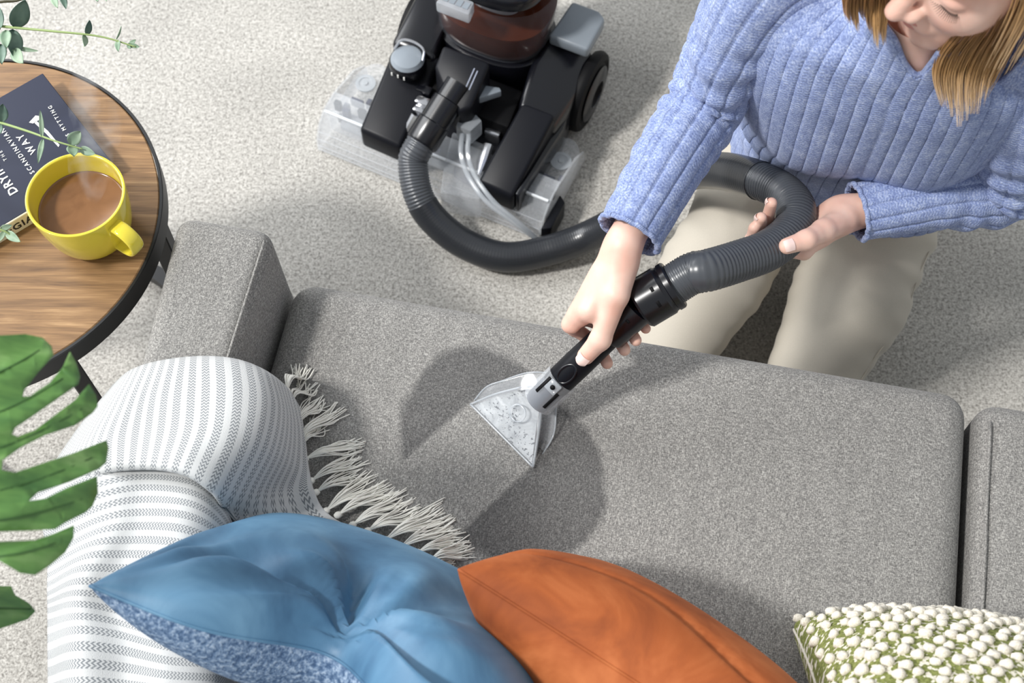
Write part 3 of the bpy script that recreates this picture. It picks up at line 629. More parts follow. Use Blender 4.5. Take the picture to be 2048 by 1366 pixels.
# ------------------------------------------------------------------ steam over the coffee
sm_ = bpy.data.materials.new('steam'); sm_.use_nodes = True; nt = sm_.node_tree; nt.nodes.clear(); out = nt.nodes.new('ShaderNodeOutputMaterial'); vs_ = nt.nodes.new('ShaderNodeVolumeScatter')
tc = nt.nodes.new('ShaderNodeTexCoord'); nz_ = nt.nodes.new('ShaderNodeTexNoise'); nz_.inputs['Scale'].default_value = 22; nz_.inputs['Detail'].default_value = 2; nz_.inputs['Distortion'].default_value = 1.2
rp = nt.nodes.new('ShaderNodeMapRange'); rp.inputs['From Min'].default_value = .46; rp.inputs['From Max'].default_value = .72; rp.inputs['To Min'].default_value = 0; rp.inputs['To Max'].default_value = 15.0
nt.links.new(tc.outputs['Object'], nz_.inputs['Vector']); nt.links.new(nz_.outputs['Fac'], rp.inputs['Value']); nt.links.new(rp.outputs[0], vs_.inputs['Density']); nt.links.new(vs_.outputs[0], out.inputs['Volume'])
vs_.inputs['Color'].default_value = (.97, .98, 1, 1)
p0_ = mc+np.array([.012, .01, .060]); spth = catmull([p0_, p0_+np.array([.012, .018, .06]), p0_+np.array([.032, .032, .11]), p0_+np.array([.030, .060, .16]), p0_+np.array([.05, .08, .21])], 30)
V, F = tube(spth, np.interp(np.linspace(0, 1, 30), [0, .15, .6, 1], [.010, .026, .030, .004]), 20); steam = obj('steam', V-spth[0], F, sm_); steam.location = tuple(spth[0]); tag(steam, 'faint wisp of steam rising from the coffee', 'steam')
# ------------------------------------------------------------------ throw blanket
t = NT('throw_weave'); uv = t.n('ShaderNodeUVMap').outputs[0]; sp = t.n('ShaderNodeSeparateXYZ'); t.l(uv, sp.inputs[0]); u, v = sp.outputs[0], sp.outputs[1]
per = 0.0162
fr = t.math('FRACT', t.math('DIVIDE', u, per)); band = t.math('MULTIPLY', t.math('GREATER_THAN', fr, 0.42), t.math('LESS_THAN', fr, 0.98))
zig = t.math('PINGPONG', t.math('DIVIDE', u, per*0.14), 1.0)
dash = t.math('GREATER_THAN', t.math('FRACT', t.math('ADD', t.math('DIVIDE', v, 0.0042), t.math('MULTIPLY', zig, 0.7))), 0.52)
nz = t.noise(uv, 900, 2); k = t.math('MULTIPLY', t.math('MULTIPLY', band, dash), t.math('MULTIPLY_ADD', nz, 0.7, 0.45), clamp=True)
t.set(Base_Color=t.mix(k, lin((198, 199, 199)), lin((98, 104, 110))), Roughness=0.95, Sheen_Weight=0.2)
t.bump(t.math('ADD', t.math('MULTIPLY', band, -0.5), t.math('MULTIPLY', nz, 0.5)), 0.6, 0.002); M['throw'] = t.m
M['yarn'] = plain('cotton_yarn', (238, 236, 228), 0.95)
def patch(net, m, n, seed, amp, swap=False):
    net = np.array([[list(at(*p)) for p in row] for row in net]); R, Cc = net.shape[:2]
    a = np.stack([catmull(net[r], n) for r in range(R)]); g = np.stack([catmull(a[:, j], m) for j in range(n)], 1)
    du = np.r_[0, np.cumsum(np.linalg.norm(np.diff(g[m//2], axis=0), axis=1))]; dv = np.r_[0, np.cumsum(np.linalg.norm(np.diff(g[:, n//2], axis=0), axis=1))]
    UV = np.stack(np.meshgrid(dv, du, indexing='ij')[::-1], -1).reshape(-1, 2); UV = UV if not swap else UV[:, ::-1]
    V = g.reshape(-1, 3); V = V+np.array([0, 0, 1.])*(Sines(seed, 14, 10, 34)(V)*amp)[:, None]
    return V, grid_faces(m, n, False), UV, g
bl0 = at(300, 900, 0.54); throw = thing('throw_blanket', 'white and grey striped throw with knotted fringe draped over the armrest', 'blanket', bl0)
netA = [[(226, 772, .43), (262, 742, .515), (320, 724, .538), (400, 716, .540), (470, 722, .540), (528, 744, .525), (570, 776, .48), (594, 812, .446)],
        [(222, 778, .45), (258, 752, .535), (318, 736, .560), (400, 729, .564), (474, 734, .562), (534, 757, .545), (576, 790, .495), (598, 826, .448)],
        [(165, 850, .45), (225, 812, .545), (300, 795, .566), (400, 788, .575), (480, 792, .574), (545, 815, .55), (588, 852, .482), (606, 874, .442)],
        [(112, 925, .43), (190, 880, .54), (290, 862, .565), (395, 862, .582), (470, 876, .582), (530, 895, .552), (585, 925, .47), (614, 935, .440)],
        [(66, 992, .40), (182, 936, .535), (282, 920, .568), (370, 930, .588), (432, 962, .582), (486, 985, .53), (566, 985, .455), (628, 985, .440)],
        [(58, 1006, .39), (178, 949, .52), (278, 934, .553), (366, 946, .575), (426, 984, .565), (474, 1035, .50), (590, 1045, .443), (655, 1028, .438)],
        [(62, 1004, .37), (180, 944, .500), (284, 926, .527), (380, 940, .533), (450, 990, .52), (520, 1090, .47), (640, 1085, .440), (720, 1065, .437)],
        [(70, 998, .36), (190, 936, .495), (300, 916, .522), (400, 940, .525), (480, 1010, .50), (600, 1150, .450), (760, 1140, .437), (870, 1125, .436)]]
netB = [[(70, 985, .40), (178, 930, .505), (284, 905, .524), (380, 925, .526), (440, 985, .515), (470, 1060, .49)],
        [(85, 1040, .45), (190, 990, .540), (290, 970, .542), (390, 985, .553), (446, 1035, .530), (470, 1090, .48)],
        [(98, 1110, .46), (200, 1060, .545), (285, 1050, .552), (380, 1060, .563), (450, 1100, .530), (480, 1150, .47)],
        [(99, 1180, .47), (158, 1150, .545), (240, 1150, .545), (345, 1160, .562), (440, 1180, .530), (480, 1220, .46)],
        [(100, 1230, .47), (150, 1215, .538), (235, 1228, .530), (340, 1250, .556), (430, 1250, .535), (480, 1290, .46)],
        [(100, 1310, .47), (150, 1290, .548), (250, 1300, .545), (340, 1320, .558), (430, 1330, .535), (480, 1360, .46)],
        [(100, 1440, .47), (150, 1430, .548), (250, 1430, .540), (340, 1430, .552), (430, 1430, .530), (480, 1440, .46)]]
V, F, UV, gA = patch(netA, 120, 130, 5, .0030); cloth = obj('cloth', V, F, M['throw'], throw, UV); sm = cloth.modifiers.new('thick', 'SOLIDIFY'); sm.thickness = .003; sm.offset = -1
V, F, UV, gB = patch(netB, 110, 100, 6, .0055, True); cloth2 = obj('cloth_fold', V, F, M['throw'], throw, UV); sm = cloth2.modifiers.new('thick', 'SOLIDIFY'); sm.thickness = .003; sm.offset = -1
def tassel(root, tip, z, wpx, seed, lift=.010):
    r = np.random.default_rng(seed); A = at(*root, z+.004); B = at(*tip, .4265); d = B-A; L_ = np.linalg.norm(d[:2]); side = nrm(np.cross([0, 0, 1], d)); mb = MB()
    kn, kf = lathe([(0, -.0052), (.003, -.0045), (.0046, -.001), (.0042, .002), (.0028, .0045), (0, .005)], 10); kx, ky, kz = axes_from(d+np.array([0, 0, .001])); mb.add(place(kn, A, kx, ky, kz), kf)
    wd = wpx/1600
    for k in range(22):
        s = r.uniform(-1, 1); e = B+side*s*wd*.5+nrm(d)*r.uniform(-.012, .008); e[2] = .4262+r.uniform(0, .004); h = lift*r.uniform(.5, 1.2)
        m1 = A+d*.33+side*s*wd*.22; m1[2] = max(A[2], .43)+h*.7; m2 = A+d*.68+side*(s*wd*.42+r.normal()*.0025); m2[2] = .429+h*.6*r.uniform(.2, 1)
        e += side*r.normal()*.003
        V, F = tube(catmull([A, m1, m2, e], 12), .00078, 5); mb.add(V, F)
    return mb.build('tassel', M['yarn'], throw)
for k, (ro2, ti, z, wd) in enumerate([((574, 782), (607, 736), .470, 46), ((582, 806), (622, 770), .455, 40), ((592, 852), (640, 800), .440, 42), ((596, 880), (676, 818), .438, 34), ((604, 890), (640, 850), .437, 44), ((610, 918), (722, 892), .436, 38), ((622, 962), (726, 915), .436, 40),
    ((632, 985), (718, 948), .436, 40), ((652, 1022), (752, 958), .436, 52), ((676, 1030), (778, 975), .437, 46), ((705, 1050), (812, 998), .437, 44), ((735, 1062), (836, 1018), .437, 48), ((770, 1080), (890, 1022), .437, 44), ((800, 1095), (905, 1052), .437, 40), ((835, 1105), (925, 1078), .437, 34), ((860, 1120), (938, 1098), .437, 36), ((870, 1135), (905, 1132), .437, 30)]):
    tassel(ro2, ti, z-.002, wd, 100+k)

# ------------------------------------------------------------------ carpet washer
WO = (at(645, 265, .03)+at(1085, 465, .03))/2; WA = math.radians(-25.5)
wash = thing('carpet_washer', 'black upright carpet washer with a clear tank of brown water and clear nozzle', 'carpet cleaner', (WO[0], WO[1], 0), WA)
wX = np.array([math.cos(WA), math.sin(WA), 0]); wY = np.array([-math.sin(WA), math.cos(WA), 0])
def wl(px, py, z):
    d = at(px, py, z)-np.array([WO[0], WO[1], 0]); return np.array([d@wX, d@wY, z])
def wp(name, VF, mat, parent=None, smooth=True, auto=35):
    o = obj(name, VF[0], VF[1], mat, parent or wash, world=False, smooth=smooth)
    return autosmooth(o, auto) if smooth else o
def extrude_x(prof, x0, x1, nseg=1):
    """(y,z) closed outline pulled along x"""
    n = len(prof); xs = np.linspace(x0, x1, nseg+1); V = [(x, y, z) for x in xs for y, z in prof]; F = grid_faces(nseg+1, n)
    return np.array(V), F+[tuple(range(n))[::-1], tuple(nseg*n+i for i in range(n))]
M['dark_blue'] = plain('navy_plastic', (40, 44, 70), 0.3)
# chassis and undercarriage
wp('chassis', prism([(-.14, .04), (.168, .04), (.172, .30), (.10, .34), (-.09, .34), (-.145, .30)], .02, .075, .008, 2), M['matt_black'])
# clear nozzle: bent sheet, end plates and lips
sh = [(-.012, .006), (-.008, .034), (.004, .058), (.024, .074), (.040, .078), (.066, .078)]
shell = sh+[(y+.001, z-.0028) for y, z in sh[::-1]]
noz = wp('nozzle_hood', extrude_x(shell, -.215, .212), M['clear'])
for z0, y0 in ((.012, -.0135), (.022, -.0125), (.036, -.0095), (.05, -.003)):
    wp('moulded_rib', tube([(-.213, y0, z0), (.21, y0, z0)], .0009, 6), M['clear'], noz)
wp('ridge', bevel_box((-.212, .022, .0735), (.210, .0262, .0788), .001, 1), plain('ridge_highlight', (226, 230, 234), 0.2), noz)  # near-white colour paints in the highlight along the clear ridge
for x0 in (-.217, .210):
    wp('end_plate', extrude_x([(-.012, .004), (-.010, .034), (.004, .06), (.024, .076), (.06, .080), (.13, .062), (.165, .035), (.168, .006)], x0, x0+.004), M['clear'], noz)
# round side housings behind the hood
for sgn, xc in ((-1, -.182), (1, .186)):
    out = [(xc+.030*math.cos(a)*1.0, .125+.045*math.sin(a)) for a in np.linspace(0, PI, 12)]+[(xc-.030, .03), (xc+.030, .03)]
    hs = wp('side_housing', prism(out, .012, .052, .003, 2), M['clear'])
    wp('gear', lathe(place(np.array([(0, 0, 0)]), (0, 0, 0), (1, 0, 0), (0, 1, 0), (0, 0, 1))[:0].tolist() or [(.0, .054), (.018, .054), (.018, .057), (.012, .057), (.012, .0555), (.005, .0555), (.004, .058), (0, .058)], 32), M['clear_fog'], hs)
    hs.children[0].location = (xc+.004*sgn, .118, 0)
    for k, (dx, dy, sx_, sy_) in enumerate([(-.012, .045, .007, .005), (.006, .05, .009, .004), (-.016, .065, .005, .008), (.012, .07, .006, .005), (-.004, .085, .012, .004), (.016, .092, .004, .006)]):
        wp('clip', bevel_box((xc+dx-sx_, dy-sy_, .03), (xc+dx+sx_, dy+sy_, .048), .001, 1), M['dark_blue'] if k % 3 else M['matt_black'], hs)
wp('side_bumper', prism([(.214, -.016), (.230, -.006), (.230, .05), (.214, .062)], .004, .05, .004, 2), M['matt_black'])
# brush bar and inner bits seen through the hood
V, F = tube([(-.19, .045, .034), (.19, .045, .034)], .016, 14); wp('brush_bar', (V, F), M['clear_fog'])
for k in range(22):
    x = -.200+.019*k+rng.uniform(-.006, .006); y = .034+rng.uniform(0, .026)
    wp('inner_bracket', bevel_box((x-rng.uniform(.004, .012), y-.004, .050), (x+rng.uniform(.004, .012), y+.005, .072), .001, 1), [M['matt_black'], M['dark_blue'], M['rubber']][k % 3])
# two front feet panels
pl = prism([(-.132, .002), (-.052, .0), (-.056, .165), (-.142, .165)], .05, .12, .008, 3, ztop=lambda x, y: .098+.42*min(y, .10)+.1*max(0, y-.1))
fp = wp('front_panel', pl, M['matt_black'])
wp('rear_shoulder', prism([(-.146, .150), (-.060, .150), (-.075, .22), (-.095, .33), (-.150, .32)], .06, .16, .012, 3, ztop=lambda x, y: .152+.18*(y-.15)), M['black_plastic'])
wp('front_panel', prism([(.093, -.004), (.159, -.006), (.168, .14), (.106, .14)], .05, .12, .007, 3, ztop=lambda x, y: .098+.36*min(max(y, 0), .14)), M['matt_black'])
wp('rear_shoulder', prism([(.104, .125), (.170, .125), (.178, .21), (.172, .29), (.098, .29), (.088, .21)], .05, .16, .014, 4, ztop=lambda x, y: .150+.16*(y-.13)-1.8*max(0, x-.155)), M['black_plastic'])
wp('side_skirt', prism([(.160, .0), (.168, .0), (.178, .15), (.172, .2), (.165, .2)], .03, .1, .003, 2), M['black_plastic'])
# pedal
pc = wl(1155, 52, .19); wp('foot_pedal', prism([(pc[0]-.036, pc[1]-.038), (pc[0]+.036, pc[1]-.038), (pc[0]+.036, pc[1]+.034), (pc[0]+.02, pc[1]+.046), (pc[0]-.03, pc[1]+.046)], .165, .19, .006, 3), M['grey_plastic'])
# wheels
for xs, sgn in ((.176, 1), (-.152, -1)):
    V, F = lathe([(.0, -.012), (.060, -.012), (.070, -.008), (.073, -.002), (.073, .004), (.070, .010), (.062, .013), (.056, .010), (.050, .012), (.022, .016), (.018, .010), (0, .010)], 56)
    W = np.stack([V[:, 2]*sgn, V[:, 0], V[:, 1]], 1)+np.array([xs, .258, .073]); wh = wp('wheel', (W, F if sgn > 0 else [f[::-1] for f in F]), M['rubber'])
    V, F = lathe([(.024, .0165), (.049, .0132), (.051, .0145), (.049, .016), (.025, .019)], 48, True); W = np.stack([V[:, 2]*sgn, V[:, 0], V[:, 1]], 1)+np.array([xs, .258, .073]); wp('hubcap', (W, F if sgn > 0 else [f[::-1] for f in F]), M['black_plastic'], wh)
# knob
kc = wl(815, 118, .165); V, F = lathe([(0, -.02), (.030, -.02), (.0315, -.016), (.0315, -.004), (.029, 0), (0, 0)], 40); kn = wp('dial', (V+kc, F), M['black_plastic'])
V, F = lathe([(0, .010), (.012, .0095), (.024, .006), (.0285, 0), (.0285, -.002), (0, -.002)], 40); wp('dial_cap', (V+kc, F), M['grey_plastic'], kn)
V, F = tube(catmull([kc+(-.027, .004, .006), kc+(-.020, .020, .016), kc+(0, .024, .018), kc+(.022, .018, .016), kc+(.027, .004, .006)], 24), .0022, 8); wp('dial_grip', (V, F), M['chrome'], kn)
for k in range(3):
    V, F = bevel_box((-.002+.0115*k-.013, -.0325, -.014), (.0005+.0115*k-.013, -.0313, -.007), 0, 1); wp('dial_mark', (V+kc, F), M['print'], kn, smooth=False)
# tank: rounded clear vessel, dirty water, base tray and lid
TKC = np.array([.002, .262])
def sect(rx, ry, n=72, ex=2.6):
    a = np.linspace(0, 2*PI, n, endpoint=False); c, s = np.cos(a), np.sin(a)
    return np.stack([TKC[0]+rx*np.sign(c)*np.abs(c)**(2/ex), TKC[1]+ry*np.sign(s)*np.abs(s)**(2/ex)], 1)
def loft(levels, cap0=True, cap1=True):
    V = []; n = 72
    for rx, ry, z in levels: V += [(x, y, z) for x, y in sect(rx, ry)]
    F = grid_faces(len(levels), n)
    if cap0: F.append(tuple(range(n))[::-1])
    if cap1: F.append(tuple((len(levels)-1)*n+i for i in range(n)))
    return np.array(V), F
wp('tank_tray', loft([(.094, .074, .085), (.098, .078, .10), (.100, .080, .135), (.098, .078, .150), (.092, .072, .152)]), M['black_plastic'])
tk = wp('tank', loft([(.084, .066, .153), (.092, .074, .157), (.097, .079, .17), (.104, .085, .25), (.106, .087, .29)], True, False), M['tank'])
t = NT('dirty_water'); t.set(Base_Color=lin((66, 32, 20)), Roughness=0.08); M['water'] = t.m
wp('dirty_water', loft([(.080, .062, .155), (.088, .070, .158), (.0935, .0755, .17), (.0985, .080, .222), (.0985, .080, .2222)]), M['water'], tk)
wp('inner_duct', loft([(.045, .03, .21), (.047, .031, .279)], False, False), M['clear_fog'], tk)
wp('float_ring', loft([(.062, .045, .262), (.064, .047, .264), (.062, .045, .266)], False, False), M['clear_fog'], tk)
wp('lid', loft([(.084, .066, .279), (.089, .071, .282), (.089, .071, .296), (.085, .067, .304), (.070, .056, .312), (.066, .052, .40)]), M['black_plastic'])
sp_ = wl(912, 6, .30); sp0 = wp('spout', prism([(sp_[0]-.030, sp_[1]-.014), (sp_[0]+.030, sp_[1]-.014), (sp_[0]+.026, sp_[1]+.014), (sp_[0]-.026, sp_[1]+.014)], .278, .302, .004, 2), M['clear_fog'])
for k in range(4): wp('spout_slot', bevel_box((sp_[0]-.022+.0118*k, sp_[1]-.006, .3022), (sp_[0]-.0125+.0118*k, sp_[1]+.007, .3030), 0, 1), M['grey_plastic'], sp0, smooth=False)
wp('upright_spine', prism([(-.05, .325), (.055, .325), (.05, .40), (-.045, .40)], .06, .62, .012, 2), M['black_plastic'])
# hose port block
blk = prism([(-.042, .150), (-.040, .112), (.004, .078), (.030, .060), (.046, .075), (.044, .150)], .10, .205, .006, 3, ztop=lambda x, y: .175+.38*(y-.07))
pb = wp('hose_port', blk, M['matt_black'])
for k in range(2):
    wp('small_print', bevel_box((.0225+.0065*k, .090+.008*k, .1955), (.0245+.0065*k, .132-.002*k, .1985), 0, 1), plain('grey_print', (128, 134, 150), .6), pb, smooth=False)
    o = pb.children[-1]
    for vv in o.data.vertices: vv.co.z = .175+.38*(vv.co.y-.07)+(.0006 if vv.co.z > .197 else -.001)
fx = wl(962, 180, .165); wp('release_tab', prism([(fx[0]-.012, fx[1]-.020), (fx[0]+.006, fx[1]-.016), (fx[0]+.032, fx[1]+.012), (fx[0]+.026, fx[1]+.018), (fx[0]-.012, fx[1]+.008)], .150, .166, .003, 2), M['grey_plastic'])
wp('rear_block', prism([(-.056, .10), (.10, .10), (.09, .18), (-.06, .18)], .05, .12, .006, 2), M['rubber'])
for cx, cy, z_, dx, dy, mt in ((848, 176, .13, .014, .008, 'black_plastic'), (846, 200, .125, .013, .008, 'chrome'), (838, 216, .12, .010, .007, 'chrome'), (1000, 232, .11, .018, .004, 'black_plastic'), (985, 262, .10, .014, .005, 'chrome')):
    q = wl(cx, cy, z_); wp('bracket', bevel_box((q[0]-dx, q[1]-dy, .07), (q[0]+dx, q[1]+dy, z_), .003, 2), M[mt])
q0, q1 = wl(833, 232, .115), wl(800, 285, .085); wp('strut', tube([q0, (q0+q1)/2, q1], [.010, .008, .004], 10), M['chrome'])
q0, q1 = wl(978, 290, .10), wl(958, 350, .085); wp('strut', tube([q0, (q0+q1)/2, q1], [.009, .009, .004], 10), M['chrome'])
# clear solution tubes and their connector
cq = wl(938, 245, .135); wp('tube_connector', prism([(cq[0]-.016, cq[1]-.018), (cq[0]+.012, cq[1]-.018), (cq[0]+.020, cq[1]+.010), (cq[0]-.004, cq[1]+.022), (cq[0]-.020, cq[1]+.010)], .10, .140, .004, 2), M['clear_fog'])
for off in (0, 14):
    pts = [wl(924+off, 268, .125), wl(922+off, 310, .115), wl(938+off, 355, .10), wl(975+off, 405, .088), wl(1035+off*.5, 450, .06), wl(1080, 484, .02)]
    wp('clear_tube', tube(catmull(pts, 40), .0042, 10), M['clear_fog'])
ch = wl(905, 350, .06)
wp('air_channel', prism([wl(905, 262, .09)[:2], wl(888, 330, .09)[:2], wl(880, 385, .09)[:2], wl(960, 400, .09)[:2], wl(975, 290, .09)[:2]][::1], .03, .09, .004, 2), M['clear'])
wp('channel_dirt', prism([wl(915, 280, .06)[:2], wl(905, 340, .06)[:2], wl(945, 362, .06)[:2], wl(962, 300, .06)[:2]], .035, .05, .003, 1), M['dark_blue'])

# ------------------------------------------------------------------ hose
hp0 = wl(905, 188, .172); hp1 = wl(850, 275, .137)
toW = lambda q: np.array([WO[0], WO[1], 0])+q[0]*wX+q[1]*wY+np.array([0, 0, q[2]])
c0, c1 = toW(hp0), toW(hp1); cdv = nrm(c1-c0)
hose = thing('suction_hose', 'long dark grey corrugated hose looping from the washer to the hand tool', 'hose', (at(1010, 515, 0)[0], at(1010, 515, 0)[1], 0))
V, F = lathe([(.020, -.02), (.0225, -.02), (.0225, .012), (.0262, .014), (.0262, .055), (.028, .057), (.0285, .092), (.027, .096), (.023, .096)], 40); ax = axes_from(cdv); autosmooth(obj('machine_cuff', place(V, c0, *ax), F, M['black_plastic'], hose))
T1 = at(1304, 586, .600); T0 = at(1003, 872, .426); TA = nrm(T1-T0)
CA = nrm(TA*.45+nrm(at(1440, 533, .618)-T1)*.55); C0 = T1-TA*.022          # the cuff leans towards the hose
hpts = [c1-cdv*.005, c1+cdv*.02, at(826, 325, .112), at(836, 388, .085), at(868, 440, .058), at(930, 488, .036), at(1010, 514, .029), at(1100, 500, .034), at(1190, 466, .06), at(1285, 412, .16), at(1370, 350, .33), at(1440, 342, .44), at(1510, 358, .50), at(1565, 384, .535), at(1592, 420, .558), at(1583, 462, .572), at(1537, 500, .588), at(1475, 523, .606), at(1415, 541, .622), C0+CA*.072, C0+CA*.045, C0+CA*.028]
hfine = catmull(hpts, 900); hs_ = resample(hfine, .0011)
def seg(i0, i1, ribbed, name, mat, rad=.0255):
    P3 = hs_[i0:i1]; s = np.arange(i0, i1)*.0011
    ph = (s/.0052+np.maximum(0, s-(len(hs_)*.0011-.06))/.0060) % 1.0; rr = rad-(.0018*np.abs(2*ph-1)**1.5 if ribbed else 0.00012*(0.5+.5*np.cos(2*PI*ph)))
    V, F = tube(P3, rr, 26); return obj(name, V, F, mat, hose)
def near(px, py, lo=0):
    d = [(pxof(p)[0]-px)**2+(pxof(p)[1]-py)**2 for p in hs_[lo:]]; return lo+int(np.argmin(d))
ia = near(845, 410); ib = near(1522, 362, ia+50)
seg(0, ia, True, 'corrugated_section', M['hose']); seg(ia-2, ib, False, 'smooth_section', M['hose_dark'], .0258); seg(ib-2, len(hs_), True, 'corrugated_section', M['hose'], .0250)

# ------------------------------------------------------------------ hand tool
tool = thing('upholstery_tool', 'black handled upholstery tool with a clear triangular nozzle on the seat', 'cleaning tool', (T0[0], T0[1], SZ))
TN = np.array([0, 0, CAM_H])-(T0+T1)/2; TN = nrm(TN-TA*(TN@TA)); TB = np.cross(TA, TN); TLn = np.linalg.norm(T1-T0)
def tlathe(name, prof, mat, n=48, parent=None):
    V, F = lathe(prof, n); return autosmooth(obj(name, place(V, T0, TN, TB, TA)[:, :], F, mat, parent or tool))
tl = TLn
V, F = lathe([(.018, 0), (.0280, 0), (.0305, .003), (.0305, .034), (.0290, .036), (.0285, .039), (.0300, .040), (.0300, .046), (.0285, .048), (.024, .048)], 48)
CN = nrm(TN-CA*(TN@CA)); CB = np.cross(CA, CN); autosmooth(obj('end_cuff', place(V, C0, CN, CB, CA), F, M['black_plastic'], tool))
for q_, an, wd, ln in ((.024, .28, .004, .008), (.026, -.34, .004, .006)):
    n_ = CN*math.cos(an)+CB*math.sin(an); b_ = np.cross(CA, n_); V, F = bevel_box((-wd/2, -ln/2, -.001), (wd/2, ln/2, .0004), .0003, 1); obj('latch_slot', place(V, C0+CA*q_+n_*.0306, CA, b_, n_), F, M['rubber'], tool)
tlathe('collar', [(.016, tl-.075), (.0205, tl-.075), (.0222, tl-.072), (.0228, tl-.024), (.018, tl-.022)], M['black_plastic'])
hd = tlathe('handle', [(.0, .098), (.0165, .098), (.0178, .102), (.0182, .14), (.0172, tl-.078), (.019, tl-.076), (.019, tl-.072)], M['matt_black'])
V, F = lathe([(.0085, 0), (.010, .0008), (.011, 0)], 28); pq = T0+TA*.128+TN*.0178; V[:, 1] *= 1.0; obj('thumb_button', place(V*np.array([1.5, .9, 1]), pq, TA, TB, TN), F, M['black_plastic'], tool)
for dx, dy, wd, ln in ((0.006, tl-.038, .003, .005),):
    an = dx/.029; rr = .0306 if dy > tl-.02 else .0230; n_ = TN*math.cos(an*1.0)+TB*math.sin(an); b_ = np.cross(TA, n_)
    V, F = bevel_box((-wd/2, -ln/2, -.001), (wd/2, ln/2, .0004), .0003, 1); obj('latch_slot', place(V, T0+TA*dy+n_*rr, TA, b_, n_), F, M['rubber'], tool)
tlathe('clear_sleeve', [(.0195, .068), (.0205, .068), (.0212, .072), (.0212, .112), (.0205, .114), (.0195, .114)], M['clear'])
tlathe('inner_pipe', [(.0, .064), (.0150, .065), (.0168, .072), (.0172, .100), (0, .102)], plain('smoked_plastic', (78, 82, 92), 0.25))
for s in (-1, 1):
    n_ = nrm(TN+TB*.55*s); b_ = np.cross(TA, n_); V, F = bevel_box((-.013, -.0022, -.0006), (.013, .0022, .0012), .0006, 1); obj('latch_slot', place(V, T0+TA*(.094-.004*s)+n_*.0212, TA, b_, n_), F, M['rubber'], tool)
V, F = bevel_box((-.008, -.008, -.001), (.008, .008, .002), .001, 1); obj('clip_plate', place(V, T0+TA*.106+TN*.0212, TA, TB, TN), F, M['clear_fog'], tool)
V, F = lathe([(0, .0035), (.003, .003), (.0034, 0)], 16); obj('clip_stud', place(V, T0+TA*.106+TN*.0215, TA, TB, TN), F, M['rubber'], tool)
def slab(name, pts, th, mat, parent, b=.0012):
    """plate on an outline of world points, thickness th below it"""
    P3 = np.array(pts); n = np.zeros(3)
    for i in range(len(P3)): n += np.cross(P3[i]-P3.mean(0), P3[(i+1) % len(P3)]-P3.mean(0))
    n = nrm(n)
    if n[2] < 0: P3 = P3[::-1]; n = -n
    bm = bmesh.new(); hi = [bm.verts.new(p) for p in P3]; lo_ = [bm.verts.new(p-n*th) for p in P3]; m = len(P3)
    bm.faces.new(hi); bm.faces.new(lo_[::-1])
    for i in range(m): bm.faces.new((hi[(i+1) % m], hi[i], lo_[i], lo_[(i+1) % m]))
    if b: bmesh.ops.bevel(bm, geom=bm.edges[:], offset=b, segments=2, profile=.5, affect='EDGES')
    bm.verts.index_update(); V = [tuple(v.co) for v in bm.verts]; F = [tuple(v.index for v in f.verts) for f in bm.faces]; bm.free(); return autosmooth(obj(name, V, F, mat, parent), 30)
L0, R0 = at(941, 809, .431), at(1066, 935, .431)
win = [L0, R0, at(1079, 850, .452), at(1083, 800, .472), at(1076, 783, .480), at(1061, 774, .484), at(1042, 775, .482), at(990, 789, .462)]
wn = slab('nozzle_window', win, .0085, M['clear'], tool)
t = NT('foam'); c = t.coord(); a = t.noise(c, 34, 4, 0.6, 1.5); b = t.noise(c, 260, 2, 0.6); d = t.noise(c, 26, 1)
fc = t.ramp(a, [(0.3, lin((150, 154, 158))), (0.55, lin((186, 190, 193))), (0.75, lin((214, 217, 219)))])
sp2 = t.math('MULTIPLY', t.ramp(b, [(0.57, (0, 0, 0)), (0.62, (1, 1, 1))]), t.ramp(d, [(0.44, (0, 0, 0)), (0.54, (1, 1, 1))]))
t.set(Base_Color=t.mix(sp2, fc, lin((76, 80, 86))), Roughness=0.5); M['foam'] = t.m
wc_ = np.mean(win, 0); slab('foam', [wc_+(p-wc_)*.93-np.array([0, 0, .003]) for p in np.array(win)], .003, M['foam'], wn, .0006)
for a_, b_ in ((0, 1), (1, 3), (7, 0), (3, 6)):
    pth = [win[a_], (win[a_]+win[b_])/2, win[b_]] if (a_, b_) != (1, 3) else [win[1], win[2], win[3]]
    if (a_, b_) == (3, 6): pth = win[3:7]
    if (a_, b_) == (7, 0): pth = [win[6], win[7], win[0]]
    V, F = tube(catmull(np.array(pth)+np.array([0, 0, .0008]), 20), .0014, 8); obj('window_rim', V, F, M['clear_fog'], wn)
V, F = lathe([(.016, 0), (.0185, .0), (.0190, .002), (.016, .002)], 32); nn_ = nrm(np.cross(R0-L0, win[4]-L0)); nn_ = nn_ if nn_[2] > 0 else -nn_
obj('suction_ring', place(V*np.array([.62, .62, 1]), at(1036, 826, .462), *axes_from(nn_)), F, M['clear_fog'], wn)
skirt = [at(945, 806, .424), at(972, 775, .440), at(1005, 762, .450), at(1062, 745, .468), at(1125, 752, .474), at(1136, 770, .470), at(1130, 785, .462), at(1114, 800, .455), at(1110, 855, .438), at(1100, 885, .430), at(1070, 930, .424)]
slab('nozzle_skirt', skirt, .003, M['clear'], tool, .0008)
V, F = tube(catmull(np.array(skirt)+np.array([0, 0, .0004]), 80), .0011, 6); obj('skirt_rim', V, F, M['clear_fog'], tool)
V, F = tube([at(943, 810, .424), at(1005, 873, .424), at(1067, 936, .424)], .0030, 8); obj('nozzle_lip', V, F, M['clear_fog'], tool)
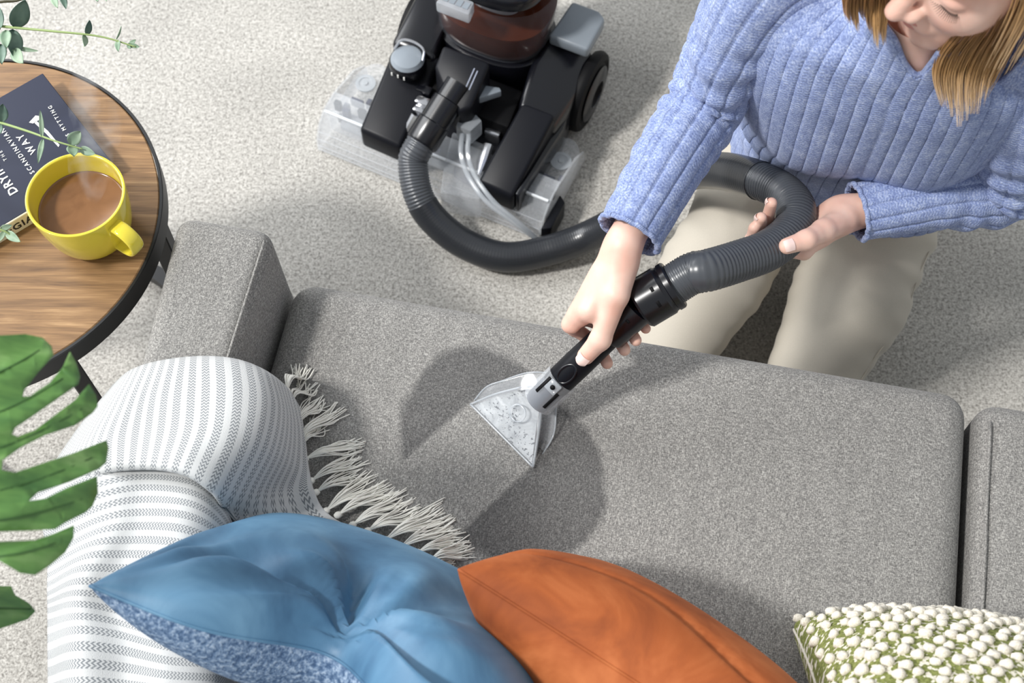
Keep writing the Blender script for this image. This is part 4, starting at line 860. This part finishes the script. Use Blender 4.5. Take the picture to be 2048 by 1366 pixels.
# ------------------------------------------------------------------ person
t = NT('skin'); c = t.coord(); a = t.noise(c, 22, 3, 0.5); b = t.noise(c, 700, 2)
t.set(Base_Color=t.ramp(a, [(0.3, lin((222, 172, 154))), (0.7, lin((234, 198, 182)))]), Roughness=0.48, Subsurface_Weight=0.12, Subsurface_Scale=0.01); t.b.inputs['Subsurface Radius'].default_value = (1.0, .35, .2)
t.bump(b, 0.08, 0.0006); M['skin'] = t.m
M['nail'] = plain('fingernail', (242, 214, 206), 0.12, Coat_Weight=0.5); M['lip'] = plain('lips', (204, 142, 132), 0.4); M['lash'] = plain('lashes', (70, 52, 44), 0.7)
def knit_mat(name):
    t = NT(name); uv = t.n('ShaderNodeUVMap').outputs[0]; c = t.coord(); sp = t.n('ShaderNodeSeparateXYZ'); t.l(uv, sp.inputs[0])
    h = t.noise(t.mapping(c, (1, 1, 1)), 420, 3, 0.65); g = t.noise(c, 70, 3, 0.6)
    zig = t.math('PINGPONG', t.math('MULTIPLY', sp.outputs[0], 2.0), 0.5); st = t.math('SINE', t.math('ADD', t.math('MULTIPLY', sp.outputs[1], 2*PI/0.0036), t.math('MULTIPLY', zig, 7.0)))
    mx = t.math('ADD', t.math('MULTIPLY', h, 0.62), t.math('ADD', t.math('MULTIPLY', g, 0.3), t.math('MULTIPLY', st, 0.022)))
    t.set(Base_Color=t.ramp(mx, [(0.32, lin((100, 114, 158))), (0.46, lin((132, 147, 188))), (0.60, lin((176, 187, 214)))]), Roughness=0.95, Sheen_Weight=0.35, Sheen_Roughness=0.5)
    t.b.inputs['Sheen Tint'].default_value = (*lin((200, 210, 240)), 1)
    t.bump(t.math('ADD', t.math('MULTIPLY', h, 0.7), t.math('MULTIPLY', st, 0.13)), 0.55, 0.0022); return t.m
M['knit'] = knit_mat('blue_knit')
t = NT('chino'); c = t.coord(); a = t.noise(c, 900, 2); b = t.noise(c, 6, 2); t.set(Base_Color=t.mix(1.0, t.ramp(b, [(0.3, lin((178, 171, 158))), (0.7, lin((188, 181, 168)))]), t.ramp(a, [(0.3, (.92, .92, .92)), (.7, (1, 1, 1))]), 'MULTIPLY'), Roughness=0.8, Sheen_Weight=0.15); M['chino'] = t.m

person = thing('person', 'kneeling person in a blue ribbed jumper and beige trousers holding the hose', 'person', (.49, 1.08, 0))
Rsh, Relb, Rwr = at(1552, -45, .84), at(1410, 215, .665), at(1256, 470, .640)
Lsh, Lelb, Lwr = at(2085, 95, .82), at(1990, 360, .565), at(1712, 424, .562)

# ---- right hand on the tool handle
def tw(s, phi, r):
    p = math.radians(phi); return T0+TA*s+r*(math.cos(p)*TN-math.sin(p)*TB)
fingR = [  # MCP, PIP, DIP, tip in (s, phi, r); radii
    ([(.176, 66, .043), (.166, 104, .0345), (.166, 176, .0270), (.164, 243, .0270)], (.0098, .0088, .0080, .0072)),
    ([(.194, 62, .044), (.186, 108, .0345), (.193, 182, .0270), (.194, 256, .0275)], (.0100, .0090, .0082, .0073)),
    ([(.210, 58, .042), (.204, 108, .0345), (.211, 180, .0285), (.212, 252, .0290)], (.0096, .0086, .0078, .0070)),
    ([(.224, 52, .039), (.222, 100, .0340), (.228, 165, .0295), (.229, 240, .0295)], (.0086, .0076, .0069, .0062))]
def hand(wr, elb, fingers, thumb, palmk, heel):
    pr = []; mcps = [f[0][0] for f in fingers]; fa = nrm(elb-wr)
    pr.append(('c', wr+fa*.13, wr+fa*.02, .024, .0165, .012)); pr.append(('c', wr+fa*.02, wr-fa*.015, .0165, .0160, .012))
    for (J, R), off in zip(fingers, (-1, -.35, .35, 1)):
        pr.append(('c', wr-fa*.018+(J[0]-np.mean(mcps, 0))*.30, J[0], .0100, R[0]*1.02, palmk))
    for h in heel: pr.append(h)
    for J, R in fingers:
        for i in range(3): pr.append(('c', J[i], J[i+1], R[i], R[i+1], .005))
    J, R = thumb
    for i in range(len(J)-1): pr.append(('c', J[i], J[i+1], R[i], R[i+1], .012 if i == 0 else .006))
    return pr
thR = ([at(1244, 530, .626), at(1232, 590, .618), tw(.196, 4, .0320), tw(.166, 0, .0262)], (.0165, .0145, .0122, .0104))
FR = [([tw(*q) for q in J], R) for J, R in fingR]
prR = hand(Rwr, Relb, FR, thR, .016, [('c', Rwr, at(1230, 575, .612), .016, .014, .02), ('c', at(1215, 560, .610), at(1178, 622, .598), .014, .011, .018)])
# ---- left hand cradling the hose
Ep = np.array([1., 0, 0])
def hw(i, phi, r):
    c_ = hs_[i]; tg = nrm(hs_[min(i+12, len(hs_)-1)]-hs_[i-12]); N_ = nrm(np.array([0, 0, CAM_H])-c_); N_ = nrm(N_-tg*(N_@tg)); E_ = np.cross(tg, N_)
    if E_@(np.array([.9, -.45, 0])) < 0: E_ = -E_
    p = math.radians(phi); return c_+r*(math.cos(p)*N_+math.sin(p)*E_)
lo_i = ib
i1, i2, i3, i4 = near(1596, 412, lo_i), near(1594, 440, lo_i), near(1580, 466, lo_i), near(1562, 484, lo_i)
FL = [([at(1608, 503, .548), hw(i4, 196, .0365), at(1504, 478, .556), at(1509, 455, .584)], (.0098, .0086, .0080, .0072)),
      ([at(1628, 482, .535), hw(i3, 194, .0370), at(1520, 462, .560), at(1522, 436, .594)], (.0100, .0088, .0082, .0073)),
      ([at(1642, 458, .528), hw(i2, 192, .0370), at(1534, 440, .566), at(1543, 406, .602)], (.0096, .0084, .0078, .0070)),
      ([at(1650, 432, .530), hw(i1, 186, .0360), hw(i1, 232, .0345), hw(i1-2, 262, .0345)], (.0086, .0075, .0070, .0063))]
thL = ([at(1684, 440, .572), at(1646, 462, .590), at(1612, 480, .606), at(1574, 492, .611)], (.0160, .0138, .0116, .0098))
prL = hand(Lwr, Lelb, FL, thL, .018, [('c', Lwr, at(1650, 440, .545), .017, .015, .02), ('c', at(1675, 430, .556), at(1640, 462, .556), .015, .013, .02)])
VR, FRf = sdf(prR, .0016, .018); VR = relax(VR, FRf, 2, .4); VL, FLf = sdf(prL, .0016, .018); VL = relax(VL, FLf, 2, .4)

# ---- head
mouth = at(1818, 36, .93); hv = nrm(np.array([0, 0, CAM_H])-mouth); r0 = nrm(np.array([1., 0, 0])-hv*hv[0]); u0 = np.cross(hv, r0)
up_c = .50; psi = math.radians(45); ro_h = math.radians(10); r0, u0 = r0*math.cos(ro_h)-u0*math.sin(ro_h), u0*math.cos(ro_h)+r0*math.sin(ro_h)
Hu = nrm(hv*math.sqrt(1-up_c**2)+u0*up_c); f0 = nrm(-u0+Hu*(u0@Hu)); l0 = np.cross(f0, Hu); l0 = l0 if l0@r0 > 0 else -l0
Fn = f0*math.cos(psi)-l0*math.sin(psi); Hl = l0*math.cos(psi)+f0*math.sin(psi)
HC = mouth-Fn*.092+Hu*.066
def hd_(l, f, u): return HC+Hl*l+Fn*f+Hu*u
HA = np.array([Hl, Fn, Hu])
def el(l, f, u, r, k): return ('e', hd_(l, f, u), HA, r, k)
neckb = np.array([.432, .955, .855])
prH = [el(0, -.012, .035, (.073, .093, .098), .02), el(0, .030, -.035, (.058, .060, .082), .03), ('c', hd_(0, .060, -.088), hd_(0, .064, -.100), .022, .018, .03),
       ('c', hd_(-.045, .0, -.06), hd_(0, .058, -.098), .018, .018, .03), ('c', hd_(.045, .0, -.06), hd_(0, .058, -.098), .018, .018, .03),
       el(.034, .060, -.028, (.024, .022, .024), .02), el(-.034, .060, -.028, (.024, .022, .024), .02), el(0, .075, .035, (.05, .018, .022), .02),
       ('c', hd_(0, .084, .006), hd_(0, .112, -.033), .0065, .0105, .012), el(.0125, .098, -.037, (.0075, .011, .008), .006), el(-.0125, .098, -.037, (.0075, .011, .008), .006),
       el(.031, .072, .002, (.0165, .0125, .0105), .006), el(-.031, .072, .002, (.0165, .0125, .0105), .006), el(0, .084, -.066, (.024, .010, .011), .01),
       el(.0125, .104, -.046, (.0035, .006, .004), -.003), el(-.0125, .104, -.046, (.0035, .006, .004), -.003),
       ('c', hd_(0, -.02, -.05), neckb+np.array([.005, .02, -.03]), .050, .054, .03), ('c', neckb+np.array([-.005, .0, -.05]), neckb+np.array([-.07, .03, -.075]), .040, .030, .05), ('c', neckb+np.array([0, 0, -.05]), neckb+np.array([.08, -.01, -.075]), .040, .030, .05)]
VH, FH = sdf(prH, .0022, .03); VH = relax(VH, FH, 2, .4)

# ---- torso loft shared by body and jumper
spine = np.array([(.486, 1.105, .385), (.482, 1.095, .43), (.475, 1.075, .50), (.462, 1.045, .59), (.447, 1.005, .69), (.436, .975, .77), (.430, .957, .825), (.430, .946, .858), (.428, .934, .890), (.426, .925, .915)])
dims = np.array([(.172, .128), (.166, .122), (.160, .112), (.168, .114), (.178, .116), (.176, .100), (.150, .084), (.096, .074), (.068, .064), (.062, .060)])
lata = np.radians([-19, -18, -16, -15, -14, -13, -13, -13, -13, -13])
def torso(n, m, shrink=0.0, ribs=0, seed=11):
    C_ = catmull(spine, m); D = catmull(dims, m)-shrink; Lg = np.interp(np.linspace(0, 9, m), np.arange(10), lata); T_ = np.gradient(C_, axis=0); T_ /= np.linalg.norm(T_, axis=1)[:, None]
    th = np.linspace(0, 2*PI, n, endpoint=False); V = np.zeros((m, n, 3)); UV = np.zeros((m, n, 2)); s = np.r_[0, np.cumsum(np.linalg.norm(np.diff(C_, axis=0), axis=1))]
    for i in range(m):
        l = np.array([math.cos(Lg[i]), math.sin(Lg[i]), 0]); l = nrm(l-T_[i]*(l@T_[i])); f = np.cross(l, T_[i]); f = f if f[1] < 0 else -f
        ca, sa = np.cos(th), np.sin(th); ex = 2/2.35
        V[i] = C_[i]+(D[i, 0]*np.sign(ca)*np.abs(ca)**ex)[:, None]*l+(D[i, 1]*np.sign(sa)*np.abs(sa)**ex)[:, None]*f
        # bust
        if 0.3 < s[i]/s[-1] < .85:
            b = math.exp(-((s[i]/s[-1]-.50)/.12)**2); V[i] += f*(0.022*b*np.clip(sa, 0, 1)**2*(.75+.25*np.cos(2*(np.abs(ca)-.45)*3)))[:, None]
        arc = np.r_[0, np.cumsum(np.linalg.norm(np.diff(V[i], axis=0), axis=1))]; arc = arc-np.interp(PI/2, th, arc); half_ = (arc[-1]-arc[0])/2
        UV[i, :, 0] = np.where(arc > half_, arc-2*half_, arc)/.0172+.25; UV[i, :, 1] = s[i]
    return V, UV, th, s
def normals_grid(V):
    du = np.roll(V, -1, 1)-np.roll(V, 1, 1); dv = np.gradient(V, axis=0); n = np.cross(du, dv); n /= np.linalg.norm(n, axis=2)[..., None]+1e-9
    c_ = V.mean(1, keepdims=True); sgn = np.sign(((V-c_)*n).sum(2, keepdims=True)); sgn[sgn == 0] = 1; return n*sgn
def rib_groove(ph, depth=.0019, w=.085):
    d = np.abs((ph % 1.0)-.5); return -depth*np.exp(-(d/w)**2)+depth*.12*np.cos(2*PI*(ph % 1.0))
RB = 46
VT, UT, th_, s_ = torso(660, 170, 0, RB); NTn = normals_grid(VT)
wv_ = Sines(21, 14, 9, 30)(VT.reshape(-1, 3)).reshape(VT.shape[:2])
hem = np.clip(1-np.abs(s_-.035)/.03, 0, 1)[:, None]*0
fold = .006*wv_*np.linspace(1.3, .5, len(s_))[:, None]
# soft horizontal creases at the waist
crease = .006*np.sin(s_*2*PI/.075)[:, None]*np.exp(-((s_-.14)/.09)**2)[:, None]*(.5+.5*np.sin(th_*2+1))[None]
VT2 = VT+NTn*(rib_groove(UT[..., 0])+fold+crease)[..., None]
nT = 660; FT = np.array(grid_faces(len(s_), nT))
vpoly = [(1778, 36), (1789, 75), (1806, 122), (1822, 144), (1834, 151), (1846, 147), (1868, 120), (1890, 80), (1915, 30), (1990, -200), (1770, -200)]
def inside(x, y, poly):
    r = np.zeros(len(x), bool); j = len(poly)-1
    for i in range(len(poly)):
        (xi, yi), (xj, yj) = poly[i], poly[j]; cnd = ((yi > y) != (yj > y)) & (x < (xj-xi)*(y-yi)/((yj-yi) or 1e-9)+xi); r ^= cnd; j = i
    return r
flatV = VT2.reshape(-1, 3); dd = flatV-np.array([0, 0, CAM_H]); wz = dd@_F; pxx = 1024+FPX*dd[:, 0]/wz; pyy = 683-FPX*(dd@_U)/wz
front = (np.tile(np.sin(th_), len(s_)) > .05); cut = inside(pxx, pyy, vpoly) & front
keep = ~np.any(cut[FT], axis=1); FTk = FT[keep]
jumper = obj('jumper', flatV, FTk, M['knit'], person, UT.reshape(-1, 2)); sm = jumper.modifiers.new('thick', 'SOLIDIFY'); sm.thickness = .004; sm.offset = -1
# neckline trim follows the cut
edge_idx = [k for k in np.unique(FTk[np.any(cut[np.roll(FTk, 0)], axis=1)].ravel())] if False else None
tr = []
for (xa, ya), (xb, yb) in zip(vpoly[:9], vpoly[1:9]):
    for q in np.linspace(0, 1, 5)[:-1]:
        x, y = xa+(xb-xa)*q, ya+(yb-ya)*q; d2 = (pxx-x)**2+(pyy-y)**2+np.where(front, 0, 1e9); tr.append(flatV[int(np.argmin(d2))])
trp = np.array(tr); trp[1:-1] = (trp[:-2]+trp[1:-1]*2+trp[2:])/4; V, F = tube(resample(catmull(trp, 90), .003), .0036, 8); obj('neckline', V, F, M['knit'], jumper, np.stack([np.arange(len(V))*.02, np.arange(len(V))*.001], 1))
# sleeves
def sleeve(pts, radii, seed, ribs, folds, phase=0.0):
    P3 = resample(catmull(pts, 200), .0028); m = len(P3); n = ribs*12; s = np.arange(m)*.0028; S = s[-1]; R0_ = np.interp(s/S, np.linspace(0, 1, len(radii)), radii)
    R0_ = np.convolve(np.pad(R0_, 12, 'edge'), np.ones(25)/25, 'valid'); a = np.linspace(0, 2*PI, n, endpoint=False); ph = a/(2*PI)*ribs
    R_ = R0_[:, None]+rib_groove(ph, .0026, .07)[None]*1.0
    rs = np.random.default_rng(seed)
    for c_, w_, A_, k_, p_ in folds:
        tw_ = s[:, None]-c_*S+.012*np.sin(a[None]+p_); R_ = R_+A_*np.sin(tw_*k_+p_)*np.exp(-(tw_/w_)**2)*(.55+.45*np.cos(a[None]-p_))
    R_ = R_+.0022*Sines(seed, 12, 15, 50)(np.stack([np.broadcast_to(s[:, None], R_.shape).ravel(), (np.cos(a)[None]*R0_[:, None]).ravel(), (np.sin(a)[None]*R0_[:, None]).ravel()], 1)).reshape(R_.shape)
    V, F = tube(P3, R_, n, False)
    # shift rib phase sideways so the lines waver over the folds
    UV = np.stack([np.tile(ph, m), np.repeat(s, n)], 1); return V, F, UV, P3
for pts, rad, seed, folds in ((
        [Rsh+np.array([.05, .015, .0]), Rsh, (Rsh+Relb)/2+np.array([-.008, 0, 0]), Relb, (Relb*.5+Rwr*.5)+np.array([0, 0, .003]), Rwr+nrm(Relb-Rwr)*.002], [.064, .058, .049, .046, .041, .0375], 31,
        [(.50, .06, .0035, 230, .5), (.62, .05, .0030, 260, 2.2), (.40, .07, .003, 150, 4.0), (.8, .08, .0018, 170, 1.0)]),
        ([Lsh+np.array([-.035, .012, .01]), Lsh+np.array([0, 0, -.01]), (Lsh+Lelb)/2+np.array([.012, -.01, 0]), Lelb+np.array([.012, 0, .0]), (Lelb*.5+Lwr*.5)+np.array([0, -.002, .004]), Lwr+nrm(Lelb-Lwr)*.002], [.066, .062, .058, .054, .044, .0345], 32,
        [(.52, .05, .006, 160, 3.2), (.60, .04, .005, 200, 2.4), (.45, .06, .004, 140, 1.0), (.72, .06, .0025, 150, .3)])):
    V, F, UV, P3 = sleeve(pts, rad, seed, 13, folds)
    sl = obj('sleeve', V, F, M['knit'], jumper, UV); sm = sl.modifiers.new('thick', 'SOLIDIFY'); sm.thickness = .004; sm.offset = 1 if False else -1
    m_ = len(P3); n_ = 13*12; ring = V[(m_-1)*n_:m_*n_]; V2, F2 = tube(np.vstack([ring, ring[:1]])[::3], .0032, 8, False); obj('cuff_edge', V2, F2, M['knit'], jumper, np.stack([np.arange(len(V2))*.03, np.arange(len(V2))*.001], 1))

# ---- trousers
hipR, hipL = np.array([.400, 1.165, .205]), np.array([.566, 1.105, .205])
kneeR, kneeL = np.array([.216, .868, .105]), np.array([.434, .832, .105])
ankR, ankL = np.array([.40, 1.22, .052]), np.array([.60, 1.17, .052])
mR = (hipR+kneeR)/2+np.array([0, 0, .018]); mL = (hipL+kneeL)/2+np.array([.010, 0, .018])
prT = [('c', hipR, mR, .090, .080, .02), ('c', mR, kneeR, .080, .062, .02), ('c', hipL, mL, .092, .084, .02), ('c', mL, kneeL, .084, .064, .02),
       ('e', (hipR+hipL)/2+np.array([.0, .03, .035]), np.array([[math.cos(lata[0]), math.sin(lata[0]), 0], [-math.sin(lata[0]), math.cos(lata[0]), 0], [0, 0, 1]]), (.160, .120, .105), .05),
       ('c', kneeR+np.array([0, .01, -.04]), ankR, .058, .045, .02), ('c', kneeL+np.array([0, .01, -.04]), ankL, .058, .045, .02)]
VP, FP = sdf(prT, .0042, .04); VP = relax(VP, FP, 4, .5)
sn1 = Sines(41, 16, 12, 40)
nrmP = np.zeros_like(VP); fn = np.cross(VP[FP[:, 2]]-VP[FP[:, 0]], VP[FP[:, 3]]-VP[FP[:, 1]])
for k in range(4): np.add.at(nrmP, FP[:, k], fn)
nrmP /= np.linalg.norm(nrmP, axis=1)[:, None]+1e-9
def creases(P3):
    d = np.zeros(len(P3))
    for h, kn in ((hipR, kneeR), (hipL, kneeL)):
        ax = nrm(kn-h); tt = (P3-h)@ax; rel = P3-h-tt[:, None]*ax; dist = np.linalg.norm(rel, axis=1); sd = rel@nrm(np.cross(ax, [0, 0, 1])); near_ = np.exp(-(np.maximum(dist-.09, 0)/.02)**2)
        d += near_*(.0035*np.sin((tt+.5*np.abs(sd))*2*PI/.055)*np.exp(-((tt-.04)/.08)**2)+.0010*np.sin((tt-.3*sd)*2*PI/.035)*np.exp(-((np.abs(sd)-.085)/.02)**2))
    return d
VP = VP+nrmP*(.0010*sn1(VP)+creases(VP))[:, None]; VP[:, 2] = np.maximum(VP[:, 2], .002)
trousers = obj('trousers', VP, FP, M['chino'], person)
sp3 = []
for k in np.linspace(.12, .98, 60):
    ax = nrm(kneeL-hipL); side = nrm(np.cross(ax, [0, 0, 1])); side = side if side[0] > 0 else -side
    p = hipL+(kneeL-hipL)*k; rel = VP-p; al_ = np.abs(rel@ax); sc_ = (rel@side)*1.0+rel[:, 2]*.45-al_*8; sp3.append(VP[int(np.argmax(sc_))]+np.array([.0005, 0, .0005]))
sp3 = np.array(sp3)
for _ in range(40): sp3[1:-1] = (sp3[:-2]+2*sp3[1:-1]+sp3[2:])/4
V, F = tube(sp3, .0009, 6); obj('side_seam', V, F, M['chino'], trousers)

# ---- one body: hands, forearms, head, neck, torso, feet
mb = MB(); mb.add(VR, FRf); mb.add(VL, FLf); mb.add(VH, FH)
VB, UB, _, _ = torso(72, 60, .011); mb.add(VB.reshape(-1, 3), grid_faces(60, 72))
for a_, b_, c_ in ((Rsh, Relb, Rwr), (Lsh, Lelb, Lwr)):
    fa = nrm(b_-c_); V, F = tube(resample(catmull([a_, (a_+b_)/2, b_, (b_+c_)/2, c_+fa*.06], 60), .008), .029, 20); mb.add(V, F)
for hp_, kn_, an in ((hipR, kneeR, ankR), (hipL, kneeL, ankL)):
    V, F = tube(resample(catmull([spine[0]*.6+hp_*.4+np.array([0, 0, .02]), hp_, (hp_+kn_)/2, kn_+np.array([0, .02, -.01])], 40), .01), .045, 16); mb.add(V, F)
    V, F = tube(resample(np.array([kn_+np.array([0, .02, -.03]), an+np.array([0, 0, -.002])]), .02), .036, 16); mb.add(V, F)
    prF = [('c', an+np.array([0, -.01, -.008]), an+np.array([.03, .06, -.012]), .034, .034, .02), ('c', an+np.array([.03, .06, -.014]), an+np.array([.05, .14, -.022]), .034, .026, .02)]
    V, F = sdf(prF, .004, .02); mb.add(V, F)
body = mb.build('body', M['skin'], person)
# nails
def nail(tip, prev, out, w=.0062, l=.0085, r=.0085):
    d = nrm(tip-prev); o_ = nrm(out-d*(out@d)); sd_ = np.cross(d, o_); V = []; n1, n2 = 9, 9
    for i in range(n1):
        for j in range(n2):
            a_ = (i/(n1-1)*2-1); b_ = (j/(n2-1)*2-1); k = 1-.12*max(0, b_)**2; V.append(tip+d*(b_*l*.72*(1-.25*a_*a_*(b_ > 0))+.0025)+sd_*(a_*w*k)+o_*(r+.0017-.0030*a_*a_-.0020*max(0, b_)**2))
    return obj('fingernail', V, grid_faces(n1, n2, False), M['nail'], body)
nail(thR[0][-1], thR[0][-2], TN, .0078, .0100, r=.0102); nail(thL[0][-1], thL[0][-2], np.array([-.25, -.5, .8]), .0072, .0092, r=.0096)
for J, R_ in FL[1:]:
    nail(J[3], J[2], J[3]-hs_[near(1580, 450, lo_i)]+np.array([0, 0, .0]), .0046, .006, R_[3]-.0003)
# lips, lashes, brows
for u_, rr in ((-.0625, (.022, .0065, .0042)), (-.0705, (.019, .0070, .0052))):
    bm = bmesh.new(); bmesh.ops.create_uvsphere(bm, u_segments=24, v_segments=12, radius=1.0); V = np.array([tuple(v.co) for v in bm.verts]); F = [tuple(v.index for v in f.verts) for f in bm.faces]; bm.free()
    X_ = V[:, 0]*rr[0]; obj('lip', place(np.stack([X_, V[:, 1]*rr[1]*(1-.4*(V[:, 0])**2)-.006*V[:, 0]**2, V[:, 2]*rr[2]*(1-.5*V[:, 0]**2)], 1), hd_(0, .0905, u_), Hl, Fn, Hu), F, M['lip'], body)
mb = MB()
for sg in (-1, 1):
    arc = [hd_(sg*(.031+.0155*math.sin(q)), .0765+.0075*math.cos(q), -.0055-.002*math.cos(q)) for q in np.linspace(-1.35, 1.35, 22)]
    V, F = tube(arc, .0008, 6); mb.add(V, F)
    for k, q in enumerate(arc):
        o_ = nrm(q-hd_(sg*.031, .066, 0)); V, F = tube(catmull([q, q+o_*.004-Hu*.002, q+o_*.0075-Hu*.0015], 6), np.linspace(.0004, .0001, 6), 4); mb.add(V, F)
mb.build('eyelashes', M['lash'], body)
# ---- hair
t = NT('hair'); uv = t.n('ShaderNodeUVMap').outputs[0]; sp = t.n('ShaderNodeSeparateXYZ'); t.l(uv, sp.inputs[0])
len_c = t.ramp(sp.outputs[1], [(0.0, lin((124, 88, 50))), (0.45, lin((168, 126, 76))), (0.75, lin((206, 168, 116))), (1.0, lin((230, 206, 170)))])
t.set(Base_Color=t.mix(1.0, len_c, t.ramp(sp.outputs[0], [(0.0, (.55, .5, .45)), (1.0, (1.15, 1.1, 1.05))]), 'MULTIPLY'), Roughness=0.38, Specular_IOR_Level=0.6); M['hair'] = t.m
hair = MB(); rh = np.random.default_rng(77)
def lock(gl, n, spread, r=.00062, curl=.004):
    n = int(n*1.6)
    """n strands along guide gl (points, per-point spread)"""
    G = catmull(gl, 26); S_ = np.interp(np.linspace(0, 1, 26), np.linspace(0, 1, len(spread)), spread); T_, N_, B_ = frames(G)
    for _ in range(n):
        a_ = rh.uniform(0, 2*PI); q = math.sqrt(rh.uniform(0, 1)); e = int(rh.integers(17, 27)); w_ = rh.uniform(0, 6)
        P3 = G+(S_*q)[:, None]*(math.cos(a_)*N_+math.sin(a_)*.6*B_)+(curl*np.sin(np.linspace(0, 3, 26)+w_)*np.linspace(0, 1, 26))[:, None]*N_
        P3 = P3[:e]; V, F = tube(P3, np.r_[np.linspace(r, r*.6, e-5), np.linspace(r*.55, r*.12, 5)], 4, False); uu_ = rh.uniform(0, 1); hair.add(V, F, np.stack([np.full(len(V), uu_), np.repeat(np.linspace(0, e/26, e), 4)], 1))
def hg(*q): return [at(*p) for p in q]
# side locks falling on the chest and shoulder (points as seen in the photograph, with their heights)
for xo in np.linspace(0, 1, 9):
    top = (1975+95*xo, -45, 1.02); m1 = (1930+105*xo, 40, .955); m2 = (1888+122*xo, 95, .90); m3 = (1874+112*xo, 150, .862-.01*xo); en = (1886+84*xo, 200+40*math.sin(xo*PI)+rh.uniform(-12, 18), .835-.012*xo)
    lock(hg((1990+90*xo, -120, 1.05), top, m1, m2, m3, en), 85, [.010, .010, .010, .009, .007, .0045])
for xo in np.linspace(0, 1, 6):
    dip = [44, 60, 30, 62, 92, 84][int(round(xo*5))]
    lock(hg((1705+70*xo, -120, 1.01), (1698+72*xo, -45, .985), (1693+76*xo, 0, .95), (1696+70*xo, dip*.55, .925), (1702+64*xo, dip, .90)), 75, [.008, .008, .007, .006, .003])
# the rest of the head of hair, above the picture: strands from the parting over the skull
for an in np.linspace(0, 2*PI, 40, endpoint=False):
    ca, sa = math.cos(an), math.sin(an)
    if sa > .55: continue
    g_ = [hd_(.0, -.01, .138), hd_(.045*ca, -.012+.055*sa, .122), hd_(.074*ca, -.012+.092*sa, .06), hd_(.083*ca, -.015+.102*sa, .0)]; e_ = g_[-1]+np.array([.0, .0, -.10]); lock(g_+[e_], 26, [.006, .014, .014, .012, .008], .0012)
ho = hair.build('hair', M['hair'], person, uv=True)
